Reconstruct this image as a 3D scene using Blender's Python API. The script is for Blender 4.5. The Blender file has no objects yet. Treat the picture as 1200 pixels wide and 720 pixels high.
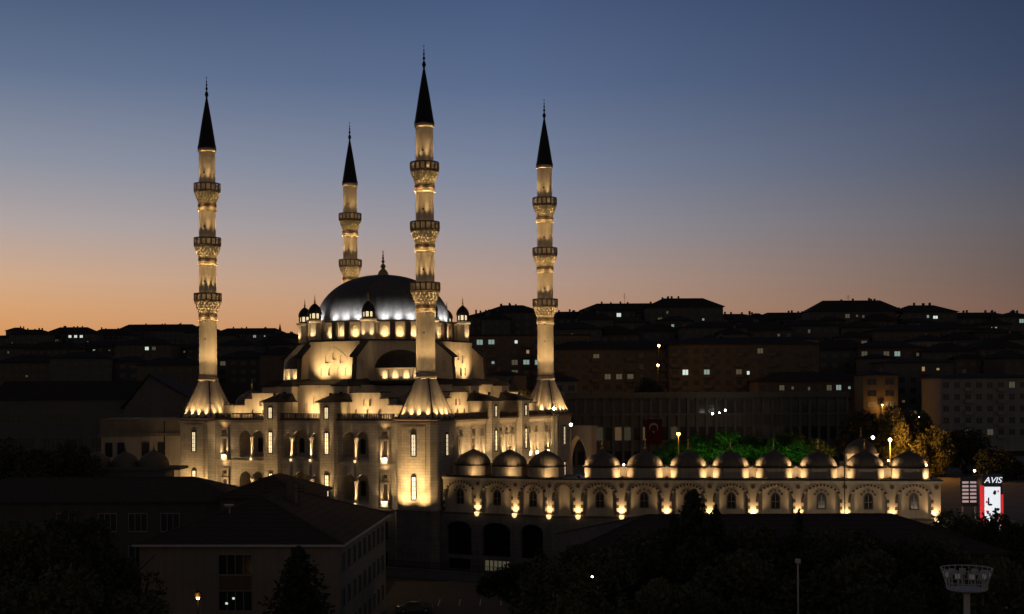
import bpy, math, random
import numpy as np
from mathutils import Vector, Matrix
from mathutils.geometry import tessellate_polygon
R = math.radians
PI = math.pi
scene = bpy.context.scene
col = scene.collection

# ------------------------------------------------------------------ camera
FPX = 1538.0; CAM_H = 27.5; ROLL = 0.0057
cd = bpy.data.cameras.new('camera'); cam = bpy.data.objects.new('camera', cd); col.objects.link(cam)
cam.location = (0, 0, CAM_H); cam.rotation_euler = (PI/2, ROLL, 0)
cd.sensor_width = 36; cd.lens = FPX/1200*36; cd.shift_y = 98/1200
cd.clip_start = 1; cd.clip_end = 8000
scene.camera = cam

# ------------------------------------------------------------------ dusk sky
def s2l(c):
    c = c/255
    return c/12.92 if c <= .04045 else ((c+.055)/1.055)**2.4
def rgb(r, g, b): return (s2l(r), s2l(g), s2l(b), 1)
w = bpy.data.worlds.new('World'); scene.world = w; w.use_nodes = True
nt = w.node_tree; nt.nodes.clear()
def N(t, **kw):
    n = nt.nodes.new(t)
    for k, v in kw.items(): setattr(n, k, v)
    return n
def M(op, a, b=None, clamp=False):
    n = N('ShaderNodeMath', operation=op, use_clamp=clamp)
    for i, v in enumerate((a, b)):
        if v is None: continue
        if isinstance(v, (int, float)): n.inputs[i].default_value = v
        else: nt.links.new(v, n.inputs[i])
    return n.outputs[0]
tc = N('ShaderNodeTexCoord'); sep = N('ShaderNodeSeparateXYZ'); nt.links.new(tc.outputs['Generated'], sep.inputs[0])
elev = M('DIVIDE', sep.outputs[2], 0.6, True)
az = M('ARCTAN2', sep.outputs[0], sep.outputs[1])
def ramp(stops):
    n = N('ShaderNodeValToRGB'); cr = n.color_ramp; cr.interpolation = 'B_SPLINE' if False else 'EASE'
    cr.interpolation = 'LINEAR'
    while len(cr.elements) < len(stops): cr.elements.new(0.5)
    for e, (p, c) in zip(cr.elements, stops): e.position = p/0.6; e.color = c
    nt.links.new(elev, n.inputs[0]); return n.outputs[0]
ZL = [0.0, .047, .063, .083, .1213, .1655, .2265, .285, .38, .55]
west = ramp(list(zip(ZL, [rgb(206,128,62), rgb(214,148,84), rgb(214,158,104), rgb(207,165,130), rgb(176,163,160), rgb(140,145,160), rgb(95,113,143), rgb(67,87,120), rgb(36,50,76), rgb(14,20,38)])))
mid = ramp(list(zip(ZL, [rgb(182,116,78), rgb(190,137,102), rgb(187,144,115), rgb(180,149,132), rgb(152,147,154), rgb(120,131,155), rgb(84,104,140), rgb(66,87,126), rgb(36,52,80), rgb(14,20,38)])))
east = ramp(list(zip(ZL, [rgb(114,78,62), rgb(124,89,73), rgb(118,91,79), rgb(108,91,85), rgb(96,93,99), rgb(74,82,103), rgb(55,70,100), rgb(43,58,89), rgb(26,37,58), rgb(12,17,32)])))
dark = ramp([(0, rgb(112,98,82)), (.15, rgb(86,79,73)), (.55, rgb(36,40,52))])
def mix(f, a, b):
    n = N('ShaderNodeMix', data_type='RGBA'); nt.links.new(f, n.inputs[0]); nt.links.new(a, n.inputs[6]); nt.links.new(b, n.inputs[7]); return n.outputs[2]
t1 = M('DIVIDE', M('ADD', az, .372), .372, True); t2 = M('DIVIDE', az, .372, True)
t3 = M('DIVIDE', M('SUBTRACT', M('ABSOLUTE', M('ADD', az, .1)), .55), .9, True)
hs_ = N('ShaderNodeHueSaturation'); hs_.inputs['Saturation'].default_value = .93
nt.links.new(mix(t3, mix(t2, mix(t1, west, mid), east), dark), hs_.inputs['Color']); skyc = hs_.outputs[0]
bg = N('ShaderNodeBackground'); nt.links.new(skyc, bg.inputs[0]); bg.inputs[1].default_value = 1.0
out = N('ShaderNodeOutputWorld'); nt.links.new(bg.outputs[0], out.inputs[0])

scene.view_settings.view_transform = 'Standard'; scene.view_settings.look = 'None'
scene.view_settings.exposure = 0; scene.view_settings.gamma = 1
scene.render.engine = 'CYCLES'
cy = scene.cycles
cy.use_denoising = True; cy.max_bounces = 4; cy.diffuse_bounces = 2; cy.glossy_bounces = 2; cy.transmission_bounces = 2
cy.use_light_tree = True; cy.sample_clamp_indirect = 4; cy.sample_clamp_direct = 0; cy.caustics_reflective = False; cy.caustics_refractive = False

# pixel of the 1200x720 photograph -> point at depth D
def at(px, py, D):
    u = (px-600)/FPX; v = (458-py)/FPX
    c, s = math.cos(ROLL), math.sin(ROLL)
    return Vector(((u*c+v*s)*D, D, CAM_H+(-u*s+v*c)*D))

# ------------------------------------------------------------------ materials
MAT = {}
def mat(name, color, rough=.85, metal=0, noise=.0, nscale=1.0, brick=None, bump=.0, emit=None, strength=0, spec=.3, streak=0):
    m = bpy.data.materials.new(name); m.use_nodes = True; t = m.node_tree; b = t.nodes['Principled BSDF']
    b.inputs['Roughness'].default_value = rough; b.inputs['Metallic'].default_value = metal
    b.inputs['Specular IOR Level'].default_value = spec
    c = color+(1,) if len(color) == 3 else color
    b.inputs['Base Color'].default_value = c
    L = t.links
    src = None
    if noise or brick or streak:
        co = t.nodes.new('ShaderNodeTexCoord'); obj = co.outputs['Object']
        rgbn = t.nodes.new('ShaderNodeRGB'); rgbn.outputs[0].default_value = c; src = rgbn.outputs[0]
    def mul(fac, lo, hi):
        nonlocal src
        mr = t.nodes.new('ShaderNodeMapRange'); L.new(fac, mr.inputs[0]); mr.inputs[3].default_value = lo; mr.inputs[4].default_value = hi
        vm = t.nodes.new('ShaderNodeVectorMath'); vm.operation = 'SCALE'; L.new(src, vm.inputs[0]); L.new(mr.outputs[0], vm.inputs['Scale']); src = vm.outputs[0]
    h = None
    if noise:
        nz = t.nodes.new('ShaderNodeTexNoise'); nz.inputs['Scale'].default_value = nscale; nz.inputs['Detail'].default_value = 6; L.new(obj, nz.inputs['Vector'])
        mul(nz.outputs[0], 1-noise, 1+noise); h = nz.outputs[0]
    if streak:
        mp = t.nodes.new('ShaderNodeMapping'); mp.inputs['Scale'].default_value = (2.2, 2.2, .12); L.new(obj, mp.inputs[0])
        nz = t.nodes.new('ShaderNodeTexNoise'); nz.inputs['Scale'].default_value = 1; nz.inputs['Detail'].default_value = 5; L.new(mp.outputs[0], nz.inputs['Vector'])
        mul(nz.outputs[0], 1-streak, 1+streak)
    if brick:
        sx = t.nodes.new('ShaderNodeSeparateXYZ'); L.new(obj, sx.inputs[0])
        ad = t.nodes.new('ShaderNodeMath'); L.new(sx.outputs[0], ad.inputs[0]); L.new(sx.outputs[1], ad.inputs[1])
        cb = t.nodes.new('ShaderNodeCombineXYZ'); L.new(ad.outputs[0], cb.inputs[0]); L.new(sx.outputs[2], cb.inputs[1])
        bt = t.nodes.new('ShaderNodeTexBrick'); L.new(cb.outputs[0], bt.inputs['Vector'])
        bt.inputs['Color1'].default_value = (.87,.865,.86,1); bt.inputs['Color2'].default_value = (1.06,1.06,1.06,1); bt.inputs['Mortar'].default_value = (.60,.59,.58,1)
        bt.inputs['Scale'].default_value = 1; bt.inputs['Brick Width'].default_value = brick[0]; bt.inputs['Row Height'].default_value = brick[1]; bt.inputs['Mortar Size'].default_value = brick[2]
        mx = t.nodes.new('ShaderNodeVectorMath'); mx.operation = 'MULTIPLY'; L.new(src, mx.inputs[0]); L.new(bt.outputs[0], mx.inputs[1]); src = mx.outputs[0]
    if src is not None: L.new(src, b.inputs['Base Color'])
    if bump and h is not None:
        bp = t.nodes.new('ShaderNodeBump'); bp.inputs['Strength'].default_value = bump; bp.inputs['Distance'].default_value = .1; L.new(h, bp.inputs['Height']); L.new(bp.outputs[0], b.inputs['Normal'])
    if emit:
        b.inputs['Emission Color'].default_value = emit+(1,); b.inputs['Emission Strength'].default_value = strength
    MAT[name] = m; return m
mat('stone', (.52,.455,.37), .9, noise=.18, nscale=.7, brick=(1.3,.42,.02), streak=.24)
mat('stone_smooth', (.56,.49,.40), .85, noise=.16, nscale=1.2, streak=.24)
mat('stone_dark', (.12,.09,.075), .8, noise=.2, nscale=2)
mat('voussoir_dark', (.07,.05,.04), .85)
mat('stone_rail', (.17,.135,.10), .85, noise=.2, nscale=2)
mat('base_stone', (.22,.20,.18), .9, noise=.2, nscale=.5, brick=(1.6,.6,.02), streak=.25)
mat('lead', (.10,.10,.105), .55, metal=0, spec=.15, noise=.2, nscale=1.5, streak=.3, bump=.05)
mat('lead_small', (.16,.13,.10), .55, metal=.1, spec=.2, noise=.2, nscale=1.5, streak=.3)
mat('lead_roof', (.05,.045,.045), .6, metal=.3, noise=.25, nscale=1.5)
mat('spire_lead', (.018,.016,.018), .6, metal=.2)
mat('gold', (.75,.5,.18), .3, metal=1)
mat('iron', (.03,.028,.028), .6, metal=.3)
mat('black_glass', (.012,.012,.016), .12, spec=.5)
mat('dark_glass', (.03,.03,.035), .2, spec=.5)
mat('amber_glass', (.05,.03,.02), .25, emit=(1,.45,.15), strength=.045, spec=.4)
mat('frame_dark', (.035,.028,.025), .6)
mat('glow_white', (.8,.75,.6), .5, emit=(1,.80,.48), strength=.95)
mat('glow_warm', (.6,.4,.2), .5, emit=(1,.62,.22), strength=1.4)
mat('lamp_lens', (.9,.85,.7), .4, emit=(1,.80,.46), strength=3.5)
mat('bowl_glow', (.9,.8,.6), .4, emit=(1,.70,.32), strength=1.3)
mat('drum_glow', (.7,.6,.4), .5, emit=(1,.72,.36), strength=.16, noise=.2)
mat('amber_lamp', (.9,.7,.4), .4, emit=(1,.55,.14), strength=25)
mat('white_lamp', (.9,.9,.9), .4, emit=(1,.9,.72), strength=25)
mat('cool_window', (.3,.4,.35), .4, emit=(.66,.92,.82), strength=.30, noise=.6, nscale=2.2)
mat('dim_window', (.2,.2,.15), .4, emit=(.9,.8,.5), strength=.07)
mat('warm_window', (.4,.3,.15), .4, emit=(1,.66,.30), strength=.30)
mat('warm_faint', (.1,.08,.05), .4, emit=(1,.66,.30), strength=.07, noise=.9, nscale=1.5)
mat('dim_faint', (.1,.08,.05), .4, emit=(.9,.8,.5), strength=.03)
mat('bright_window', (.5,.55,.5), .4, emit=(.86,1,.9), strength=.75)
mat('tile_roof', (.10,.065,.052), .85, noise=.3, nscale=2, streak=0, brick=(.5,.35,.03))
mat('ridge_tile', (.09,.055,.04), .85)
for i, c in enumerate([(.20,.17,.14), (.15,.125,.105), (.30,.265,.23), (.135,.13,.13), (.17,.125,.10), (.115,.10,.09)]):
    mat('render_%d' % i, c, .9, noise=.2, nscale=.6, streak=.25)
mat('civic_wall', (.13,.13,.12), .9, noise=.2, nscale=.3, streak=.3)
mat('far_wall', (.13,.12,.115), .9, noise=.25, nscale=.3)
mat('far_roof', (.05,.04,.037), .9, noise=.25, nscale=.5)
mat('cream_wall', (.46,.39,.31), .9, noise=.2, nscale=.6, streak=.3)
mat('grey_wall', (.30,.29,.27), .9, noise=.2, nscale=.3, streak=.3)
mat('white_frame', (.30,.29,.28), .6)
mat('ground', (.045,.04,.03), .95, noise=.5, nscale=.08)
mat('paving', (.20,.18,.16), .9, noise=.2, nscale=.3, brick=(1.2,1.2,.02))
mat('asphalt', (.11,.10,.09), .9, noise=.25, nscale=.4)
mat('concrete', (.25,.23,.21), .9, noise=.2, nscale=.8, streak=.2)
mat('leaf', (.11,.11,.05), .8, noise=.5, nscale=.6)
mat('leaf_dark', (.06,.065,.032), .8, noise=.5, nscale=.6)
mat('leaf_fresh', (.06,.12,.03), .8, noise=.5, nscale=.6)
mat('needle', (.05,.06,.035), .8, noise=.5, nscale=.6)
mat('bark', (.06,.045,.035), .95, noise=.3, nscale=3)
mat('steel', (.35,.35,.34), .45, metal=.6, noise=.1)
mat('white_steel', (.6,.6,.58), .5, noise=.08)
mat('pole_paint', (.55,.45,.22), .6)
mat('red_cloth', (.07,.005,.005), .85, noise=.15)
mat('white_cloth', (.3,.3,.3), .85)
mat('car_paint', (.012,.012,.016), .18, spec=.6)
mat('rubber', (.02,.02,.02), .9)
mat('sign_red', (.5,.02,.02), .5, emit=(1,.04,.05), strength=.55)
mat('sign_white', (.8,.8,.85), .5, emit=(.86,.92,1), strength=.8)
mat('sign_dark', (.03,.03,.05), .4)
mat('sign_pink', (.6,.5,.5), .5, emit=(1,.72,.74), strength=.28)

# ------------------------------------------------------------------ helpers
class MB:
    def __init__(s, T=None): s.v = []; s.f = []; s.T = T
    def add(s, vs, fs):
        o = len(s.v)
        for p in vs: s.v.append(tuple(s.T(*p)) if s.T else tuple(p))
        for f in fs: s.f.append(tuple(i+o for i in f))
    def box(s, a0, a1, b0, b1, c0, c1):
        vs = [(x, y, z) for z in (c0, c1) for (x, y) in ((a0,b0), (a1,b0), (a1,b1), (a0,b1))]
        s.add(vs, [(3,2,1,0), (4,5,6,7), (0,1,5,4), (1,2,6,5), (2,3,7,6), (3,0,4,7)])
    def loft(s, rings, cap0=True, cap1=True):
        n = len(rings[0]); vs = [p for r in rings for p in r]; fs = []
        for k in range(len(rings)-1):
            for i in range(n):
                j = (i+1) % n; fs.append((k*n+i, k*n+j, (k+1)*n+j, (k+1)*n+i))
        if cap0: fs.append(tuple(reversed(range(n))))
        if cap1: fs.append(tuple(range((len(rings)-1)*n, len(rings)*n)))
        s.add(vs, fs)
    def prism(s, poly, z0, z1, top=None):
        top = top or poly
        s.loft([[(x, y, z0) for x, y in poly], [(x, y, z1) for x, y in top]])
    def lathe(s, prof, n=24, cx=0, cy=0, ph=0, mod=None, cap=True):
        rings = []
        for r, z in prof:
            rings.append([(cx+(r*(mod(i) if mod else 1))*math.cos(2*PI*i/n+ph), cy+(r*(mod(i) if mod else 1))*math.sin(2*PI*i/n+ph), z) for i in range(n)])
        s.loft(rings, cap, cap)
    def tube(s, pts, r, n=6):
        pts = [Vector(p) for p in pts]; rings = []
        rr = r if isinstance(r, (list, tuple)) else [r]*len(pts)
        for k, p in enumerate(pts):
            d = (pts[min(k+1, len(pts)-1)]-pts[max(k-1, 0)]).normalized()
            a = d.cross(Vector((0,0,1)) if abs(d.z) < .9 else Vector((1,0,0))).normalized(); b = d.cross(a)
            rings.append([tuple(p+rr[k]*(math.cos(2*PI*i/n)*a+math.sin(2*PI*i/n)*b)) for i in range(n)])
        s.loft(rings)
    # wall face in the (s, z) plane at outward distance n, with holes cut and reveals of given depth
    def panel(s, outer, holes, n, depth, back=False):
        loops = [[Vector((p[0], p[1], 0)) for p in outer]]+[[Vector((p[0], p[1], 0)) for p in h] for h in holes]
        flat = [p for l in loops for p in l]
        s.add([(p.x, n, p.y) for p in flat], [tuple(t) for t in tessellate_polygon(loops)])
        for h in holes:
            k = len(h); vs = [(a, n, z) for a, z in h]+[(a, n-depth, z) for a, z in h]
            fs = [(i, (i+1) % k, (i+1) % k+k, i+k) for i in range(k)]
            if back: fs.append(tuple(range(k, 2*k)))
            s.add(vs, fs)
    def build(s, name, m, parent=None, smooth=False, link=True):
        me = bpy.data.meshes.new(name); me.from_pydata(s.v, [], s.f); me.update()
        if smooth: me.polygons.foreach_set('use_smooth', [True]*len(me.polygons)); 
        mm = m if isinstance(m, (list, tuple)) else [m]
        for x in mm: me.materials.append(MAT[x])
        if smooth: 
            try: me.set_sharp_from_angle(angle=R(38))
            except Exception: pass
        o = bpy.data.objects.new(name, me); col.objects.link(o)
        if parent: o.parent = parent
        return o
def thing(name, label, cat, loc=(0,0,0), rz=0, group=None):
    o = bpy.data.objects.new(name, None); col.objects.link(o); o.empty_display_size = .5
    o.location = loc; o.rotation_euler = (0, 0, rz); o['label'] = label; o['category'] = cat
    if group: o['group'] = group
    return o
def tag(o, label, cat, group=None):
    o['label'] = label; o['category'] = cat
    if group: o['group'] = group
    return o
def struct(o, kind='structure'): o['kind'] = kind; return o
def dup(o, parent=None):
    c = o.copy(); col.objects.link(c)
    if parent: c.parent = parent
    for ch in o.children: dup(ch, c)
    return c
LD = {}
def spot(loc, tgt, power, color=(1,.72,.38), size=70, blend=1.0, radius=.12, parent=None):
    key = ('s', power, color, size, blend, radius)
    if key not in LD:
        l = bpy.data.lights.new('floodlight_beam', 'SPOT'); l.energy = power; l.color = color; l.spot_size = R(size); l.spot_blend = blend; l.shadow_soft_size = radius; LD[key] = l
    o = bpy.data.objects.new('floodlight_beam', LD[key]); col.objects.link(o)
    o.location = loc; d = Vector(tgt)-Vector(loc); o.rotation_euler = d.to_track_quat('-Z', 'Y').to_euler()
    if parent: o.parent = parent
    return o
def point(loc, power, color=(1,.72,.38), radius=.12, parent=None):
    key = ('p', power, color, radius)
    if key not in LD:
        l = bpy.data.lights.new('lamp_glow', 'POINT'); l.energy = power; l.color = color; l.shadow_soft_size = radius; LD[key] = l
    o = bpy.data.objects.new('lamp_glow', LD[key]); col.objects.link(o); o.location = loc
    if parent: o.parent = parent
    return o
def rect(a0, a1, z0, z1): return [(a0,z0), (a1,z0), (a1,z1), (a0,z1)]
def archcurve(a0, a1, zs, rise, n=8, point_=.25):
    # pointed arch from (a1,zs) over to (a0,zs)
    pts = []
    for i in range(n+1):
        t = i/n; x = a1+(a0-a1)*t; u = abs(2*t-1)
        y = zs+rise*((1-u**2)**.5*(1-point_)+(1-u)*point_)
        pts.append((x, y))
    return pts
def arch(a0, a1, z0, zs, rise, n=8, point_=.25):
    return [(a0,z0), (a1,z0)]+archcurve(a0, a1, zs, rise, n, point_)
def onion(r, h):  # slightly ogee dome profile from the springing to the tip
    return [(r, 0), (r*.985, h*.14), (r*.93, h*.29), (r*.83, h*.44), (r*.69, h*.58), (r*.52, h*.70), (r*.33, h*.80), (r*.17, h*.88), (r*.07, h*.95), (r*.02, h)]
def finial(mb, x, y, z, h, thin=1.0):
    k = h*thin; kz = h
    prof = [(a*k, b*kz) for a, b in ((.05,0), (.09,.05), (.15,.15), (.09,.26), (.03,.31), (.10,.42), (.03,.51), (.07,.60), (.02,.67), (.05,.74), (.015,.80), (.012,.9))]
    mb.lathe([(r, z+zz) for r, zz in prof], 10, x, y)
    # crescent, open upwards
    n = 9; rr = .075*k; c = z+.95*kz
    pts = [(x+rr*math.cos(R(125+290*i/(n-1))), y, c+rr*math.sin(R(125+290*i/(n-1)))) for i in range(n)]
    mb.tube(pts, [.004*k+.016*k*math.sin(PI*i/(n-1)) for i in range(n)], 5)

# ------------------------------------------------------------------ mosque frame
S = 40.6
FX, FY = -12.625, 192.25
UX = Vector((.4556, .8902, 0)); VX = Vector((-.8902, .4556, 0)); ROT = math.atan2(.8902, .4556)
def L2W(x, y, z): return Vector((FX, FY, 0))+x*UX+y*VX+Vector((0,0,z))

# ------------------------------------------------------------------ ground
def terr(x, y):
    if y < 200: z = .8
    elif y < 330: z = .8+(y-200)/130*8.0
    else:
        yr = 650 if x > 0 else (950 if x < -300 else 650+(-x)); zr = 53 if x > -100 else 56
        t = (y-330)/(yr-330)
        z = 8.8+(zr-8.8)*t if t < 1 else max(zr-(y-yr)*.06, -20)
    return z
mb = MB(); xs = np.linspace(-1800, 1800, 91); ys = np.concatenate([np.linspace(-200, 190, 8), np.linspace(200, 1100, 61), np.linspace(1150, 5000, 20)])
vs = [(x, y, terr(x, y)+(1.5*math.sin(x*.031+y*.017) if y > 350 else 0)) for y in ys for x in xs]; nx = len(xs)
mb.add(vs, [(j*nx+i, j*nx+i+1, (j+1)*nx+i+1, (j+1)*nx+i) for j in range(len(ys)-1) for i in range(nx-1)])
struct(mb.build('ground', 'ground', smooth=True))
CORN = Vector((5.087, 180.94, 0)); ADIR = Vector((.9903, -.1391, 0)); ALEN = 52.08; AN = Vector((-.1391, -.9903, 0))
AEND = CORN+ADIR*ALEN
mb = MB(); pl = [(-130, 222), tuple(L2W(2, S, 0))[:2], tuple(L2W(2, 0, 0))[:2], tuple(L2W(-1.5, -4.2, 0))[:2], tuple(CORN-AN*.5)[:2], tuple(AEND-AN*.5)[:2], (140, 169), (140, 335), (-130, 335)]
mb.prism(pl, -1, 10.0); struct(mb.build('plaza', 'paving'))
mb = MB(); mb.box(-16.5, 22, 120, 184, .81, .84); struct(mb.build('parking_lot', 'asphalt'))
mb = MB()
for k in range(7): mb.box(-12+k*2.6, -11.88+k*2.6, 163, 168, .84, .846)
struct(mb.build('parking_markings', 'white_steel'))

# ------------------------------------------------------------------ minaret
WARM = (1, .64, .27); GOLD = (1, .60, .20); COOL = (1, .965, .91)
def chsq(a, c): return [(-a,-a+c), (-a+c,-a), (a-c,-a), (a,-a+c), (a,a-c), (a-c,a), (-a+c,a), (-a,a-c)]
def rotT(k):
    c, s = [(1,0), (0,1), (-1,0), (0,-1)][k]
    return lambda a, n, z: (a*c+n*s, a*s-n*c, z)     # face k: n outward
mroot = thing('minaret', 'x', 'minaret', L2W(0, 0, 0), ROT, 'four floodlit minarets at the corners of the mosque')
mb = MB(); A = 3.5; CH = .75
mb.prism(chsq(A, CH), 10.3, 23.2)
mb.prism(chsq(A+.12, CH), 22.75, 22.95)
for k in range(4):
    mb.T = rotT(k)
    for a0, a1, z0, z1 in ((-2.0,-1.86,11.0,22.3), (1.86,2.0,11.0,22.3), (-2.0,2.0,22.3,22.42), (-2.1,2.1,10.45,10.75)): mb.box(a0, a1, A-.02, A+.07, z0, z1)
mb.T = None
mb.build('plinth', 'stone', mroot)
mb = MB(); mb.prism(chsq(A+.12, CH), 0, 10.3); mb.prism(chsq(A+.25, CH), 10.12, 10.32); mb.build('plinth_base', 'base_stone', mroot)
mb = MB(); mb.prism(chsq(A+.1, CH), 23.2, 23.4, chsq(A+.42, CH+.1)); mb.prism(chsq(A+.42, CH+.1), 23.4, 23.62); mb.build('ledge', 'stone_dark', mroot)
# slit windows
wproto = None
def slit_window(parent, T, a, n, z0, z1, wd=.62, pane='glow_white', name='window'):
    f = MB(T)
    for b in ((a-wd/2-.16, a-wd/2, z0-.16, z1+.16), (a+wd/2, a+wd/2+.16, z0-.16, z1+.16), (a-wd/2, a+wd/2, z1, z1+.3), (a-wd/2, a+wd/2, z0-.16, z0)):
        f.box(b[0], b[1], n-.05, n+.1, b[2], b[3])
    o = f.build(name, 'frame_dark', parent)
    p = MB(T); p.box(a-wd/2, a+wd/2, n-.04, n+.025, z0, z1); p.build('pane', pane, o)
    g = MB(T)
    k = max(2, int((z1-z0)/.55))
    for i in range(1, k): zz = z0+(z1-z0)*i/k; g.box(a-wd/2, a+wd/2, n+.026, n+.05, zz-.025, zz+.025)
    g.box(a-.03, a+.03, n+.027, n+.055, z0, z1)
    g.build('glazing_bar', 'iron', o)
    return o
for k in range(4):
    slit_window(mroot, rotT(k), 0, A, 18.2, 21.2)
    slit_window(mroot, rotT(k), 0, A, 11.9, 15.1)
# fluted skirt
def sqring(a, c, n=48):
    out_ = []
    for i in range(n):
        th = 2*PI*(i+.5)/n; cx, sy = math.cos(th), math.sin(th)
        r = a/max(abs(cx), abs(sy)); r = min(r, (2*a-c)/(abs(cx)+abs(sy))); out_.append((r*cx, r*sy))
    return out_
mb = MB(); base = sqring(3.35, .9); rings = []
for t in (0, .3, .6, 1):
    ring = []
    for i, (x, y) in enumerate(base):
        th = math.atan2(y, x); rt = 1.52
        tx, ty = rt*math.cos(th), rt*math.sin(th)
        fl = 1-(.045 if i % 3 == 0 else 0)*(1-.6*t)
        tt = t
        ring.append(((x*(1-tt)+tx*tt)*fl, (y*(1-tt)+ty*tt)*fl, 23.62+5.75*t))
    rings.append(ring)
mb.loft(rings); mb.build('skirt', 'stone_smooth', mroot)
mb = MB()
for sx in (-1, 1):
    for sy in (-1, 1):
        if True: mb.tube([(sx*2.95, sy*2.95, 23.6), (sx*1.12, sy*1.12, 29.3)], .11, 6)
mb.build('ridge_shade', 'lead_roof', mroot)  # shaded skirt corners drawn as dark tubes
mb = MB(); mb.lathe([(1.55,29.3), (1.62,29.4), (1.62,29.62), (1.5,29.7), (1.42,29.95)], 32); mb.build('collar', 'stone_smooth', mroot)
mb = MB(); mb.lathe([(1.53,29.95), (1.53,30.12), (1.45,30.18)], 32); mb.build('collar_band', 'stone_dark', mroot)
mb = MB()
mb.lathe([(1.40,29.9), (1.38,42), (1.34,51), (1.31,60), (1.28,66.0)], 40, mod=lambda i: 1-.012*(i % 5 == 0))
mb.lathe([(1.3,66.0), (1.44,66.15), (1.46,66.5), (1.38,66.62)], 40)
mb.build('shaft', 'stone_smooth', mroot, smooth=True)
for z in (33, 36, 39, 45.2, 54, 62.6):
    for th in (R(200), R(20)):
        mb = MB(); r = 1.36
        mb.tube([(r*.9*math.cos(th), r*.9*math.sin(th), z), (r*1.02*math.cos(th), r*1.02*math.sin(th), z)], .16, 8); mb.build('vent_slit', 'frame_dark', mroot)
for bi, zt in enumerate((43.4, 52.3, 61.0)):
    k = 1-.02*bi; zf = zt-1.4
    mb = MB()
    mb.lathe([(1.3,zf-.02), (2.12*k,zf-.02), (2.2*k,zf+.1), (2.2*k,zf+.25), (2.1*k,zf+.3), (1.3,zf+.3)], 32)
    mb.lathe([(2.07*k,zt-.2), (2.2*k,zt-.2), (2.2*k,zt), (2.02*k,zt), (2.02*k,zt-.2)], 32, cap=False)
    for i in range(16):
        th = 2*PI*i/16+.2
        c, s_ = math.cos(th), math.sin(th)
        mb.tube([(2.11*k*c, 2.11*k*s_, zf+.25), (2.11*k*c, 2.11*k*s_, zt-.1)], .15, 4)
    bo = mb.build('balcony', 'stone_rail', mroot)
    mb = MB()
    for i in range(16):
        th = 2*PI*(i+.5)/16+.2
        c, s_ = math.cos(th), math.sin(th); t_ = Vector((-s_, c, 0)); p = Vector((2.1*k*c, 2.1*k*s_, 0))
        for q in (-.1, .1):
            a = p+t_*q; mb.tube([(a.x, a.y, zf+.28), (a.x, a.y, zt-.18)], .03, 4)
        mb.tube([tuple(p-t_*.25+Vector((0,0,zf+.62))), tuple(p+t_*.25+Vector((0,0,zf+.62)))], .03, 4)
    mb.build('grille', 'stone_smooth', bo)
    mb = MB()  # muqarnas corbel: four tiers of niches
    for ti, (r0, r1, z0, z1) in enumerate(((1.48,1.62,-1.85,-1.4), (1.62,1.80,-1.4,-.95), (1.80,1.97,-.95,-.5), (1.97,2.12,-.5,-.08))):
        n = 20; r0 *= k; r1 *= k
        mb.lathe([(r0-.22,zf+z0), (r0-.14,zf+z1)], 40, cap=True)
        for i in range(n):
            th = 2*PI*(i+.5*(ti % 2))/n; c, s_ = math.cos(th), math.sin(th); t_ = Vector((-s_, c, 0)); wd = 2*PI*r1/n*.30
            def P(r, q, z): v = Vector((r*c, r*s_, z))+t_*q; return tuple(v)
            a, b = zf+z0, zf+z1
            mb.add([P(r0-.1,0,a), P(r1,-wd,b-.12), P(r1,wd,b-.12), P(r1,-wd,b), P(r1,wd,b), P(r0-.2,-wd*1.3,b), P(r0-.2,wd*1.3,b)],
                   [(0,1,2), (1,3,4,2), (0,5,3,1), (0,2,4,6), (3,5,6,4)])
    mb.lathe([(1.36,zf-2.6), (1.47,zf-2.5), (1.47,zf-1.9), (1.40,zf-1.85)], 32)
    mb.build('corbel', 'stone_smooth', bo)
    mb = MB(); mb.lathe([(1.38,zf-3.0), (1.56,zf-2.95), (1.56,zf-2.72), (1.40,zf-2.62)], 32); mb.build('ring_moulding', 'stone_smooth', bo)
    mb = MB(); mb.lathe([(1.475,zf-2.45), (1.50,zf-2.4), (1.50,zf-2.0), (1.475,zf-1.95)], 32); mb.build('lead_band', 'stone_dark', bo)
mb = MB(); mb.lathe([(1.46,66.55), (1.5,66.7), (1.36,67.3), (.75,71.2), (.12,74.9), (.02,75.0)], 24); mb.build('spire', 'spire_lead', mroot)
mb = MB(); finial(mb, 0, 0, 74.8, 3.5, .6); mb.build('finial', 'spire_lead', mroot)
fx = MB(); fx.box(-.12, .12, -.12, .12, 0, .2); fxo = fx.build('floodlight', 'iron', mroot)
for q, (x, y) in enumerate(sqring(3.62, .9, 16)):
    o = fxo if q == 0 else dup(fxo, mroot)
    o.location = (x, y, 23.62)
for (x, y) in sqring(3.55, .9, 16): spot((x, y, 23.9), (x*.55, y*.55, 27.6), 580, WARM, 80, 1, .1, mroot)
for k in range(10):
    th = R(36*k+9); c, s_ = math.cos(th), math.sin(th)
    spot((2.5*c, 2.5*s_, 29.9), (1.3*c, 1.3*s_, 40.5), 1500, WARM, 44, 1, .1, mroot)
    for z in (42.35, 51.25):
        spot((1.99*c, 1.99*s_, z), (1.30*c, 1.30*s_, z+6.6), 2600, WARM, 23, 1, .1, mroot)
    spot((1.96*c, 1.96*s_, 59.95), (1.26*c, 1.26*s_, 65.2), 1500, WARM, 28, 1, .1, mroot)
    for z in (42.9, 51.8, 60.45): point((1.93*c, 1.93*s_, z), 3.2, WARM, .12, mroot)  # added fill points that brighten the shaft foot and railing insides
for k in range(6):   # lamps tucked round the shaft below each corbel
    th = R(60*k+10); c, s_ = math.cos(th), math.sin(th)
    for z in (43.4, 52.3, 61.0): point((2.0*c, 2.0*s_, z-3.9), 24, GOLD, .06, mroot)
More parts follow.
